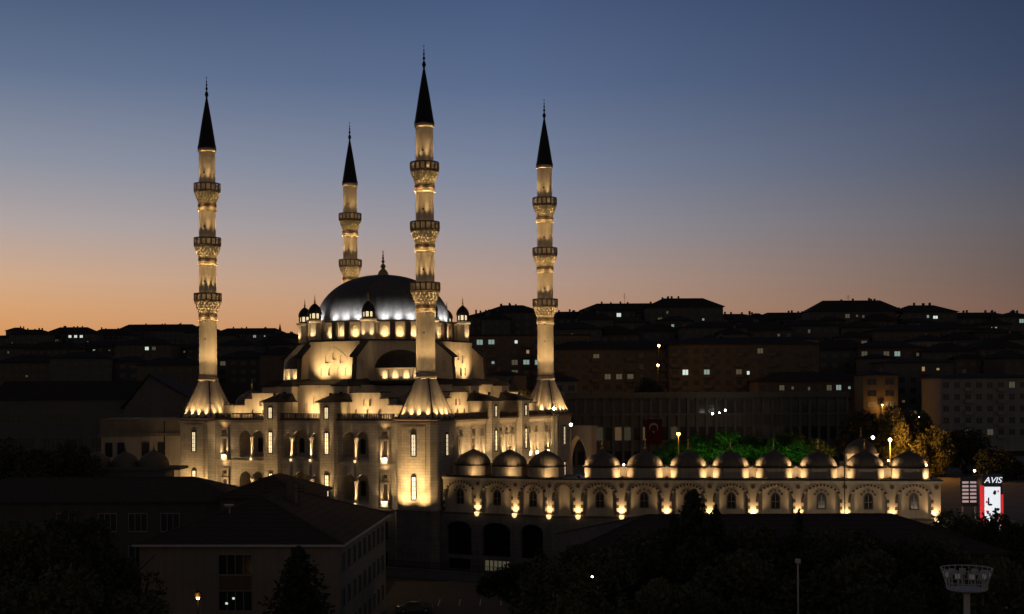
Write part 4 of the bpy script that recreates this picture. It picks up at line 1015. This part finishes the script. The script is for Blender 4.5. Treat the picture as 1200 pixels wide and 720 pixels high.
for D, lst, phrase in rows_:
    for i, (px, pt, lt) in enumerate(lst):
        wd = rr_.uniform(15, 24)*D/470; ci = rr_.randrange(6)
        lit = ()
        if lt:
            lit = ((px+rr_.uniform(-8, 8), pt+5, rr_.choice((CW, WW, BW))), (px+rr_.uniform(-10, 10), pt+5, rr_.choice((DW, CW))))
        house('%s hillside house%s, %s from the frame\'s left in the %s' % (ords[i], ' with lit windows' if lt else '', 'counted', phrase) if False else '%s house%s in the %s' % (ords[i], ' with lit windows' if lt else '', phrase), 'hillside_house', 'house', px, pt, D+rr_.uniform(-12, 12), wd, 13, rr_.uniform(1.8, 3.4), 'render_%d' % rr_.choice((1, 3, 4, 5)), group='houses on the '+phrase, lit=lit, seed=60+i, chim=2, rows=3, rz=R(rr_.uniform(-9, 9)))
# small houses filling the slope between the bigger ones
gap = [(-8,396,790,34,'cut by the frame edge next to the square cropped-roof house'), (20,388,860,14,'beside the square cropped-roof house'), (58,396,790,12,'in the dip between the square house and the strip-lit house'), (106,393,850,12,'tucked behind the strip-lit house'), (156,391,880,13,'between the low unlit house and the flat-topped one'), (214,388,870,12,'at the end of the flat-topped house'), (262,393,800,13,'past the outer minaret shaft'),
       (583,374,505,10,'between the narrow ridge house and the tall square one'), (632,374,520,10,'just before the courtyard minaret balcony'), (694,372,530,12,'between the minaret balcony and the attic-window house'), (765,367,535,11,'between the attic-window house and the steep-roofed one'), (836,371,540,10,'at the foot of the steep-roofed house'),
       (890,376,545,12,'in the lowest dip of the courtyard-side skyline'), (955,371,540,11,'below the great mansion, nearer the water-tank house'), (1050,370,530,11,'below the great mansion, nearer the paired-window house'), (1115,372,545,12,'between the paired-window house and the flat one'), (1172,373,540,10,'at the end of the flat ridge house')]
for i, (px, pt, D, wd, desc) in enumerate(gap):
    house('small gabled house '+desc, 'ridge_house', 'house', px, pt, D, wd, 10, 1.4+(i*7 % 5)*.45, 'far_wall', group='small houses on the skyline', seed=150+i, chim=2, rows=2, cols=3, rz=R((i*29 % 30)-15))
sl_ = [(585,440,362,9), (650,415,440,11), (655,447,352,10), (700,375,500,13), (740,378,490,12), (790,376,480,12), (855,392,455,11), (880,378,500,12), (940,398,445,12), (975,376,505,11), (1000,396,455,11), (1030,376,490,13), (1025,420,405,11), (1080,378,500,12), (1095,400,440,12), (1130,398,455,12), (1140,420,410,11), (1165,380,495,12), (1190,398,450,12), (1192,420,400,10)]
nb = ['below the dome-side apartment windows', 'just beyond the courtyard minaret shaft', 'at the foot of the courtyard minaret shaft', 'under the ridge next to the minaret balcony', 'under the attic-window house', 'under the steep-roofed ridge house', 'above the wide tan apartments', 'under the ridge dip by the tan apartments', 'above the house with three warm windows',
      'under the water-tank ridge house', 'in the middle of the slope under the great mansion', 'right under the great mansion', 'just above the narrow tan corner house', 'under the ridge house with paired windows', 'above the grey block with two high lit windows', 'up the slope from the pale grey block', 'directly behind the pale grey block', 'under the flat ridge house', 'at the frame edge halfway up the slope', 'at the frame edge behind the pale grey block']
for i, ((px, pt, D, wd), desc) in enumerate(zip(sl_, nb)):
    lit = ((px, pt+5, (DW, WW, CW)[i % 3]),) if i % 4 == 1 else ()
    house('small %s house ' % ('hip-roofed' if i % 2 else 'plain')+desc, 'slope_house', 'house', px, pt, D, wd, 9, 1.2+(i*5 % 4)*.5, 'render_%d' % (i % 6), group='small houses on the slope', lit=lit, seed=190+i, chim=1, rows=2, cols=3, rz=R((i*37 % 44)-22))
# roof antennas
for px, pb, pt, D, lab in ((733, 356, 343, 541, 'thin antenna mast on the long house with the bright attic window'), (997, 352, 345, 527, 'thin antenna mast on the highest ridge mansion')):
    a = at(px, pb+6, D); b_ = at(px, pt, D); t = thing('antenna', lab, 'antenna', (a.x, D+4, a.z))
    mb = MB(); mb.tube([(0,0,0), (0,0,b_.z-a.z)], .06, 5); mb.build('mast', 'iron', t)
    mb = MB()
    for z in (.9, .8, .7): mb.tube([(-.7,0,(b_.z-a.z)*z), (.7,0,(b_.z-a.z)*z)], .035, 4)
    mb.build('crossbar', 'iron', t)

# ------------------------------------------------------------------ trees
def leaf_mesh(name, seed, n, ls, shape, m):
    r = np.random.default_rng(seed); P = []
    if shape == 'round':
        k = 34; cc = []
        while len(cc) < k:
            q = r.uniform(-1, 1, 3)
            if np.linalg.norm(q) < 1: cc.append(q*np.array([.78, .78, .72]))
        cc = np.array(cc); rad = r.uniform(.20, .36, k)
        idx = r.integers(0, k, n); d = r.normal(size=(n, 3)); d /= np.linalg.norm(d, axis=1)[:, None]
        P = cc[idx]+d*(rad[idx]*r.uniform(.35, 1.08, n)**.5)[:, None]
    elif shape == 'cone':
        t = r.uniform(0, 1, n)**.62; layer = np.floor(t*8)/8; fr = (t*8+.35*np.sin(3*r.uniform(0, 2*PI, n))) % 1
        th = r.uniform(0, 2*PI, n); lob = .70+.30*np.cos(th*5+layer*37)
        rad = (.08+.92*t**.8)*(.42+.58*fr)*np.sqrt(r.uniform(.12, 1, n))*lob
        P = np.stack([rad*np.cos(th), rad*np.sin(th), 1-2*t-.10*rad], 1)
    a = r.normal(size=(n, 3)); a /= np.linalg.norm(a, axis=1)[:, None]; b = np.cross(a, r.normal(size=(n, 3))); b /= np.linalg.norm(b, axis=1)[:, None]
    s_ = ls*r.uniform(.6, 1.4, n)[:, None]
    V = np.concatenate([P-a*s_, P+b*s_*.55, P+a*s_, P-b*s_*.55], 1).reshape(-1, 3)
    me = bpy.data.meshes.new(name); F = np.arange(4*n).reshape(-1, 4)
    me.from_pydata(V.tolist(), [], F.tolist()); me.materials.append(MAT[m]); me.update(); return me
CM = {}
for kind, seeds, n, ls, shape, m in (('leaf', (1,2,3), 7000, .045, 'round', 'leaf'), ('dark', (4,5), 7000, .045, 'round', 'leaf_dark'), ('fresh', (6,7), 6000, .05, 'round', 'leaf_fresh'), ('pine', (8,9), 6000, .05, 'cone', 'needle')):
    CM[kind] = [leaf_mesh('crown', s_, n, ls, shape, m) for s_ in seeds]
def trunk_mesh(seed, H, r0, limbs):
    r = random.Random(seed); mb = MB()
    pts = [(r.uniform(-.2,.2)*i, r.uniform(-.2,.2)*i, H*i/4) for i in range(5)]; mb.tube(pts, [r0*(1-.17*i) for i in range(5)], 8)
    for i in range(limbs):
        th = 2*PI*i/limbs+r.uniform(-.4,.4); z = H*r.uniform(.45,.85); L = H*r.uniform(.25,.45)
        mb.tube([(0,0,z), (L*.5*math.cos(th), L*.5*math.sin(th), z+L*.35), (L*math.cos(th), L*math.sin(th), z+L*.8)], [r0*.4, r0*.28, r0*.1], 6)
    return mb
tcount = 0
def tree(kind, px, ptop, D, cw, label, group, base=None, hfrac=.72, name=None):
    """crown width cw (m), top at image row ptop"""
    global tcount; tcount += 1
    p = at(px, ptop, D); zb = terr(p.x, D) if base is None else base; H = p.z-zb
    t = thing(name or ('conifer' if kind == 'pine' else 'tree'), label, 'tree', (p.x, D, zb), tcount*1.7, group)
    trunk_mesh(tcount, H*(.93 if kind == 'pine' else .75), max(.16, H*.018), 0 if kind == 'pine' else 6).build('trunk', 'bark', t)
    me = CM[kind][tcount % len(CM[kind])]; c = bpy.data.objects.new('crown', me); col.objects.link(c); c.parent = t
    ch = H*hfrac; c.location = (0, 0, H-ch/2); c.scale = (cw/2, cw/2, ch/2)
    return t
GF = 'dark trees in front of the arcade'
fg = [('dark', 600, 655, 150, 9, 'dark shrubby tree beside the parking lot, under the arched base windows'),
      ('pine', 632, 640, 140, 6, 'slim dark conifer hiding the third arched base window'),
      ('leaf', 655, 648, 118, 10, 'olive tree covering the end of the brown hipped roof'),
      ('leaf', 700, 640, 112, 11, 'olive tree with a small white lamp glinting through it'),
      ('dark', 745, 632, 116, 11, 'dark rounded tree between the glinting lamp and the silhouetted pine'),
      ('pine', 813, 573, 122, 11, 'tall pine silhouetted against the lit arcade wall'),
      ('dark', 840, 622, 112, 11, 'broad dark tree at the foot of the silhouetted pine'),
      ('leaf', 880, 640, 104, 11, 'olive tree just before the slim lamp pole'),
      ('pine', 936, 596, 124, 5, 'small pointed tree whose tip pokes above the brown roof at the arcade'),
      ('dark', 960, 634, 110, 12, 'wide dark tree behind the slim lamp pole'),
      ('leaf', 1015, 640, 100, 11, 'olive tree between slim pole and floodlight mast'),
      ('dark', 1070, 628, 118, 11, 'dark tree under the corner of the arcade'),
      ('leaf', 1125, 594, 150, 10, 'leafy tree in front of the striped lit panel at the arcade end'),
      ('dark', 1163, 598, 140, 7, 'dark tree overlapping the foot of the bright advertising pylon'),
      ('dark', 1192, 594, 145, 9, 'dark tree at the frame edge beyond the advertising pylon'),
      ('leaf', 1175, 650, 95, 10, 'large olive tree beside the floodlight mast at the frame edge'),
      ('leaf', 770, 668, 88, 10, 'low olive tree at the bottom edge under the silhouetted pine'),
      ('leaf', 690, 690, 84, 9, 'lowest olive tree at the bottom edge, left of the slim pole group'),
      ('dark', 850, 678, 86, 9, 'low dark tree at the bottom edge beside the slim lamp pole'),
      ('dark', 1040, 682, 84, 9, 'low dark tree at the bottom edge near the floodlight mast')]
for k, px, pt, D, cw, lab in fg: tree(k, px, pt, D, cw, lab, GF)
fg2 = [('pine', 839, 592, 123, 7, 'lower side pine leaning against the silhouetted tall pine'), ('pine', 790, 601, 121, 6, 'small pine on the near side of the silhouetted tall pine'),
      ('dark', 690, 628, 122, 11, 'dark tree over the hip of the brown roof'), ('leaf', 735, 618, 123, 10, 'leafy tree breaking the brown roof eaves before the fifth arch'), ('dark', 775, 614, 124, 9, 'dark tree rising over the brown roof below a glowing console'),
      ('leaf', 885, 608, 124, 11, 'leafy tree touching the arcade foot past the silhouetted pine'), ('dark', 925, 612, 122, 10, 'dark tree beside the small pointed tree tip'), ('leaf', 985, 612, 122, 11, 'leafy tree over the brown roof before the flagpole'),
      ('dark', 1030, 616, 122, 10, 'dark tree over the brown roof past the flagpole'), ('leaf', 1085, 618, 121, 11, 'leafy tree hiding the end hip of the brown roof')]
for k, px, pt, D, cw, lab in fg2: tree(k, px, pt, D, cw, lab, GF)
GL = 'dark trees in the corner before the long house'
for k, px, pt, D, cw, lab in (('dark', 72, 586, 120, 13, 'big dark tree covering the long house roof'), ('leaf', 18, 600, 112, 11, 'dark olive tree at the frame edge below the long house'), ('dark', 125, 622, 112, 10, 'dark round tree beside the pale office block wall'),
                              ('leaf', 60, 660, 96, 11, 'olive tree in the bottom corner under the big dark tree'), ('leaf', 160, 684, 98, 8, 'low olive tree at the foot of the pale office block'), ('pine', 350, 640, 116, 12, 'bushy conifer before the pale office block windows'),
                              ('dark', 30, 505, 190, 14, 'dim tree mass between kiosk and gabled school'), ('dark', 85, 512, 192, 9, 'small dim tree behind the domed kiosk')):
    tree(k, px, pt, D, cw, lab, GL)
GG = 'trees lit green behind the arcade domes'
for px, pt, D, cw, lab in ((790, 512, 253, 9, 'green-lit tree in front of the post side of the hanging flag'), (905, 510, 254, 10, 'green-lit tree halfway between the lamp post and the amber trees'), (822, 505, 255, 9, 'green-lit tree beside the lamp post with the orange light'), (852, 502, 252, 9, 'brightest green-lit tree, third along from the lamp post'), (880, 508, 256, 9, 'dim green tree between two brighter ones behind the arcade'), (926, 504, 252, 10, 'green-lit tree nearest the amber-lit trees'), (955, 512, 258, 8, 'smallest green-lit tree before the dark gap')):
    t = tree('fresh', px, pt, D, cw, lab, GG, base=10)
for px, pw in ((784, 500), (800, 800), (822, 1500), (842, 1300), (858, 1300), (890, 500), (908, 800), (926, 1100), (946, 600), (875, 450)):
    p = at(px, 540, 248.5); spot((p.x, 246.2, 10.5), (p.x+.8, 249.6, 16.5), pw*.62, (.30,1,.14), 96, 1, .1)
GO = 'trees around the amber street lamp'
for k, px, pt, D, cw, lab in (('leaf', 1052, 470, 262, 10, 'tree lit bright amber right by the street lamp'), ('leaf', 1075, 478, 268, 10, 'amber-edged tree under the narrow tan corner house'), ('dark', 1012, 478, 270, 12, 'dark tree between green-lit trees and the amber glow'),
                              ('leaf', 1095, 498, 258, 9, 'dim amber tree before the pale grey block'), ('dark', 1130, 500, 268, 12, 'dark tree in front of the pale grey block'), ('dark', 1172, 520, 250, 13, 'dark tree behind the advertising pylon'),
                              ('dark', 760, 440, 345, 9, 'hillside tree beneath the pair of amber hill lamps'), ('leaf', 614, 452, 330, 6, 'little amber-speckled tree beside the courtyard minaret cone')):
    tree(k, px, pt, D, cw, lab, GO)
p = at(614, 470, 324); point((p.x-.5, 325.5, p.z+.5), 500, (1,.5,.08), .15)

# ------------------------------------------------------------------ lamps, signs, mast, car
def street_lamp(px, py, D, label, power, base=None, arm=.0, rad=.28, polem='pole_paint'):
    p = at(px, py, D); zb = terr(p.x, D) if base is None else base; h = p.z-zb
    t = thing('street_lamp', label, 'street lamp', (p.x, D, zb), 0, 'amber street lamps')
    mb = MB(); mb.lathe([(.2,0), (.16,.3), (.10,h*.7), (.09,h-.1)], 10); mb.build('pole', polem, t)
    mb = MB(); mb.lathe([(.05,h-.2), (.3,h-.12), (.32,h+.28), (.1,h+.45), (.02,h+.5)], 12); mb.build('lamp_cap', 'iron', t)
    mb = MB(); mb.lathe([(.1,h-.35), (rad,h-.25), (rad+.04,h+.0), (rad,h+.18), (.1,h+.2)], 14); mb.build('lamp_glass', 'amber_lamp', t)
    if power: point((0, -.55, h-.1), power, (1,.42,.06), .2, t)
    return t
street_lamp(795, 508, 240, 'amber lamp on a tall yellow post between flag and green trees', 220, 10)
street_lamp(1043, 515, 254, 'amber lamp shining among trees above the pavilion dome', 7500, 10)
street_lamp(772, 405, 372, 'upper amber lamp of the pair on the hillside lane', 700, rad=.3, polem='iron')
street_lamp(771, 428, 362, 'lower amber lamp of the pair on the hillside lane', 1800, rad=.3, polem='iron')
street_lamp(232, 698, 120, 'amber lamp before the pale office block wall', 60, rad=.14, polem='iron')
street_lamp(1034, 474, 358.6, 'amber lamp on the wall foot of the narrow tan corner house', 420, rad=.22)
def added_lamp(x, y, h, label, power):  # unseen lamps added to brighten the right end of the arcade wall
    t = thing('street_lamp', label, 'street lamp', (x, y, .8), 0, 'added unseen lamps along the arcade foot')
    mb = MB(); mb.lathe([(.16,0), (.10,h*.8), (.08,h)], 10); mb.build('pole', 'steel', t)
    mb = MB(); mb.tube([(0,0,h-.1), (0,1.2,h+.3)], .05, 6); mb.build('arm', 'steel', t)
    mb = MB(); mb.box(-.16, .16, 1.0, 1.6, h+.24, h+.4); mb.build('lamp_head', 'iron', t)
    point((0, 1.5, h-.1), power, (1,.80,.55), .2, t)
added_lamp(41, 160, 8.6, 'added lamp unseen behind the trees, brightening the last arcade arches', 520)
added_lamp(54, 158, 8.6, 'added lamp unseen behind the trees, brightening the free end of the arcade', 700)
def small_lamp(px, py, D, label, rad, power=0):
    p = at(px, py, D); zb = 10 if 184 < D < 330 else terr(p.x, D); h = p.z-zb; t = thing('garden_lamp', label, 'lamp', (p.x, D, zb), 0, 'small white lamps')
    mb = MB(); mb.lathe([(.06,0), (.05,max(.2, h-.1))], 8); mb.build('pole', 'iron', t)
    mb = MB(); mb.lathe([(.03,h-rad), (rad,h-rad*.3), (rad,h+rad*.3), (.03,h+rad)], 12); mb.build('lamp_glass', 'white_lamp', t)
for px, py, D, rad, lab in ((731, 545, 196, .14, 'white globe lamp in the gap between first right-hand domes'), (695, 541, 215, .14, 'white globe lamp beside the gateway arch'), (1041, 540, 205, .13, 'white globe lamp between the last two arcade domes'), (1142, 552, 240, .2, 'white lamp high above the striped lit panel'),
                            (1192, 577, 230, .26, 'white lamp at the frame edge beside the advertising pylon'), (835, 485, 292, .24, 'brightest white lamp on the civic building front'), (843, 484, 292, .17, 'white lamp close beside the brightest one on the civic front'), (850, 481, 292, .22, 'uppermost white lamp on the civic building front'),
                            (1023, 513, 250, .3, 'white lamp in the dark gap above the pavilion dome'), (694, 676, 105, .07, 'white lamp glinting through the olive trees at the bottom'), (1077, 489, 300, .22, 'white lamp among amber trees below the corner house')):
    small_lamp(px, py, D, lab, rad)

# advertising pylon
pp = at(1163, 600, 164); tp = at(1163, 559, 164)
py_ = thing('advertising_pylon', 'tall lit advertising pylon with white lettering on top and red edges', 'sign', (pp.x, 164, .8), R(-8))
h = tp.z-.8
mb = MB(); mb.box(-1.2, 1.2, 0, .6, 0, h+.3); mb.build('body', 'sign_dark', py_)
mb = MB(); mb.box(-1.4, -1.02, -.1, .5, h*.52, h-1.1); mb.build('red_edge', 'sign_red', py_)
mb = MB(); mb.box(1.0, 1.3, -.1, .5, h*.45, h-2.2); mb.build('red_edge', 'sign_red', py_)
mb = MB(); mb.box(-.95, .95, -.08, -.003, h*.36, h-1.25); sc_ = mb.build('screen', 'sign_white', py_)
r = random.Random(2)
for i in range(16):
    x = r.uniform(-.75, .75); z = h*.58+(h*.32)*r.random(); wd, hh = r.uniform(.12, .36), r.uniform(.15, .5); th = r.uniform(0, PI)
    mb = MB(); c = [(x+wd*math.cos(th+k*PI/3)*r.uniform(.6,1), z+hh*math.sin(th+k*PI/3)*r.uniform(.6,1)) for k in range(6)]
    c = [(max(-.93, min(.93, a)), b) for a, b in c]
    mb.loft([[(a, -.1-.003*i, b) for a, b in c], [(a, -.082, b) for a, b in c]]); mb.build('poster_patch', 'sign_dark' if i % 4 else 'sign_red', sc_)
fc = bpy.data.curves.new('lettering', 'FONT'); fc.body = 'AVIS'; fc.size = 1.05; fc.extrude = .05; fc.align_x = 'CENTER'; fc.shear = .25; fc.materials.append(MAT['sign_white'])
tmp = bpy.data.objects.new('lettering', fc); col.objects.link(tmp); bpy.context.view_layer.update()
me = bpy.data.meshes.new_from_object(tmp.evaluated_get(bpy.context.evaluated_depsgraph_get())); bpy.data.objects.remove(tmp)
fo = bpy.data.objects.new('lettering', me); col.objects.link(fo); fo.parent = py_; fo.rotation_euler = (PI/2, 0, 0); fo.location = (.05, -.08, h-.75)
# striped lit panel
pp = at(1136, 600, 168); tp = at(1136, 562, 168)
st_ = thing('sign_panel', 'free-standing lit panel of pale stripes in two columns beside the arcade end', 'sign', (pp.x, 168, .8), R(0))
h = tp.z-.8; b0 = at(1136, 590, 168).z-.8
mb = MB(); mb.box(-1.05, 1.05, 0, .3, b0-.4, h+.2); mb.build('board', 'sign_dark', st_)
mb = MB(); mb.box(-.9, -.75, .05, .25, 0, b0-.4); mb.build('post', 'steel', st_); mb = MB(); mb.box(.75, .9, .05, .25, 0, b0-.4); mb.build('post', 'steel', st_)
for i in range(6):
    for q in (-.5, .5):
        z = h-.25-i*(h-b0)/6.3; mb = MB(); mb.box(q-.4, q+.4, -.04, -.002, z-.28, z); mb.build('stripe', 'sign_pink', st_)
# stadium mast
mp = at(1133, 690, 78); mz = at(1133, 692, 78).z
ms = thing('floodlight_mast', 'white floodlight mast with a flared crown of lamps in the bottom corner', 'mast', (mp.x, 78, terr(0, 0)))
h = mz-terr(0, 0)
mb = MB(); mb.lathe([(.32,0), (.22,h*.6), (.18,h)], 14); mb.build('pole', 'white_steel', ms)
mb = MB(); mb.lathe([(.22,h-.2), (.5,h-.05), (1.05,h), (1.15,h+.06), (1.05,h+.12), (.2,h+.12)], 24); mb.build('platform', 'white_steel', ms)
mb = MB()
for i in range(22):
    th = 2*PI*i/22; c, s_ = math.cos(th), math.sin(th)
    mb.tube([(1.08*c, 1.08*s_, h+.08), (1.5*c, 1.5*s_, h+1.35)], .022, 5)
for z, rr2 in ((.5, 1.22), (1.3, 1.48)):
    mb.tube([(rr2*math.cos(2*PI*i/24), rr2*math.sin(2*PI*i/24), h+z) for i in range(25)], .03, 5)
mb.build('cage', 'white_steel', ms)
mat('mast_lens', (.8,.8,.8), .4, emit=(.9,.92,.9), strength=.03)
for i in range(10):
    th = 2*PI*i/10+.2; c, s_ = math.cos(th), math.sin(th)
    Tm = (lambda c, s_: lambda a, n, z: (1.3*c-a*s_+n*c, 1.3*s_+a*c+n*s_, h+z))(c, s_)
    mb = MB(Tm); mb.box(-.17, .17, -.3, -.02, .8, 1.15); mb.tube([(0,-.15,.1), (0,-.15,.75)], .05, 5); lh = mb.build('lamp_head', 'white_steel', ms)
    mb = MB(Tm); mb.box(-.13, .13, -.02, .02, .84, 1.1); mb.build('lens', 'mast_lens', lh)
# slim pole
sp_ = at(935, 660, 92); t = thing('camera_pole', 'slim steel pole with a small box on top standing among the dark trees', 'pole', (sp_.x, 92, .8)); h = sp_.z-.8
mb = MB(); mb.lathe([(.09,0), (.055,h)], 10); mb.build('pole', 'white_steel', t)
mb = MB(); mb.box(-.16, .16, -.2, .2, h, h+.28); mb.build('head_box', 'white_steel', t)
mb = MB()
for z in (.35, .55, .75): mb.lathe([(.1,h*z), (.1,h*z+.12)], 8)
mb.build('clamp', 'steel', t)
# flagpole before arcade
a = at(990, 600, 168); b_ = at(990, 519, 168); t = thing('flagpole', 'thin dark flagpole standing before the arcade between its seventh and eighth arches', 'flagpole', (a.x, 168, .8))
mb = MB(); mb.lathe([(.09,0), (.05,b_.z-.8)], 8); mb.build('pole', 'iron', t); mb = MB(); mb.lathe([(.02,b_.z-.85), (.1,b_.z-.75), (.02,b_.z-.62)], 8); mb.build('knob', 'iron', t)
# low wall with railing in front of the basement
Tq = frame(L2W(-5.2, 4, 0), -VX.normalized(), Vector((-UX.x, -UX.y, 0)))
lw = thing('low_wall', 'low concrete retaining wall with iron railing at the edge of the parking lot', 'wall', (0,0,0))
mb = MB(Tq); mb.box(-4, 22, -.3, 0, 0, 2.0); mb.box(-4.1, 22.1, -.4, .1, 2.0, 2.15); mb.build('wall', 'concrete', lw)
mb = MB(Tq); mb.box(-4, 22, -.17, -.12, 3.1, 3.16); mb.box(-4, 22, -.17, -.12, 2.35, 2.4)
for i in range(66): q = -4+26*i/65; mb.box(q-.02, q+.02, -.16, -.13, 2.15, 3.12)
mb.build('railing', 'iron', lw)
# parked car
cr = thing('parked_car', 'dark saloon car parked in the lot beside the pale office block', 'car', (-11.9, 158, .85), R(6))
prof = [(-2.15,.35), (-2.2,.62), (-2.05,.86), (-1.35,.95), (-.75,1.38), (.55,1.42), (1.15,1.02), (1.95,.92), (2.15,.7), (2.15,.35)]
mb = MB(); rings = []
for y, k in ((-.82,.97), (-.7,1), (.7,1), (.82,.97)): rings.append([(x*k, y*(1-.16*max(0, z-.95)/.45), z if abs(y) < .8 else .35+(z-.35)*.97) for x, z in prof])
mb.loft(rings); mb.build('body', 'car_paint', cr, smooth=True)
for sgn in (-1, 1):
    wq = [(-1.15,.98), (-.68,1.30), (.5,1.33), (1.0,1.02)]
    mb = MB(); mb.loft([[(x, sgn*(.815-.16*max(0, z-.95)/.45*.8), z) for x, z in wq], [(x, sgn*(.835-.16*max(0, z-.95)/.45*.8), z) for x, z in wq]]); mb.build('side_window', 'black_glass', cr)
    for x in (-1.35, 1.35):
        mb = MB(); n = 20; mb.loft([[(x+.33*math.cos(2*PI*i/n), sgn*.62, .33+.33*math.sin(2*PI*i/n)) for i in range(n)], [(x+.33*math.cos(2*PI*i/n), sgn*.85, .33+.33*math.sin(2*PI*i/n)) for i in range(n)]]); wo = mb.build('wheel', 'rubber', cr)
        mb = MB(); mb.loft([[(x+.2*math.cos(2*PI*i/n), sgn*.851, .33+.2*math.sin(2*PI*i/n)) for i in range(n)], [(x+.18*math.cos(2*PI*i/n), sgn*.87, .33+.18*math.sin(2*PI*i/n)) for i in range(n)]]); mb.build('rim', 'steel', wo)
    mb = MB(); mb.box(2.1, 2.17, sgn*.45-.18, sgn*.45+.18, .6, .76); mb.build('headlight', 'white_steel', cr)
    mb = MB(); mb.box(-2.2, -2.13, sgn*.5-.18, sgn*.5+.18, .64, .8); mb.build('tail_light', 'red_cloth', cr)
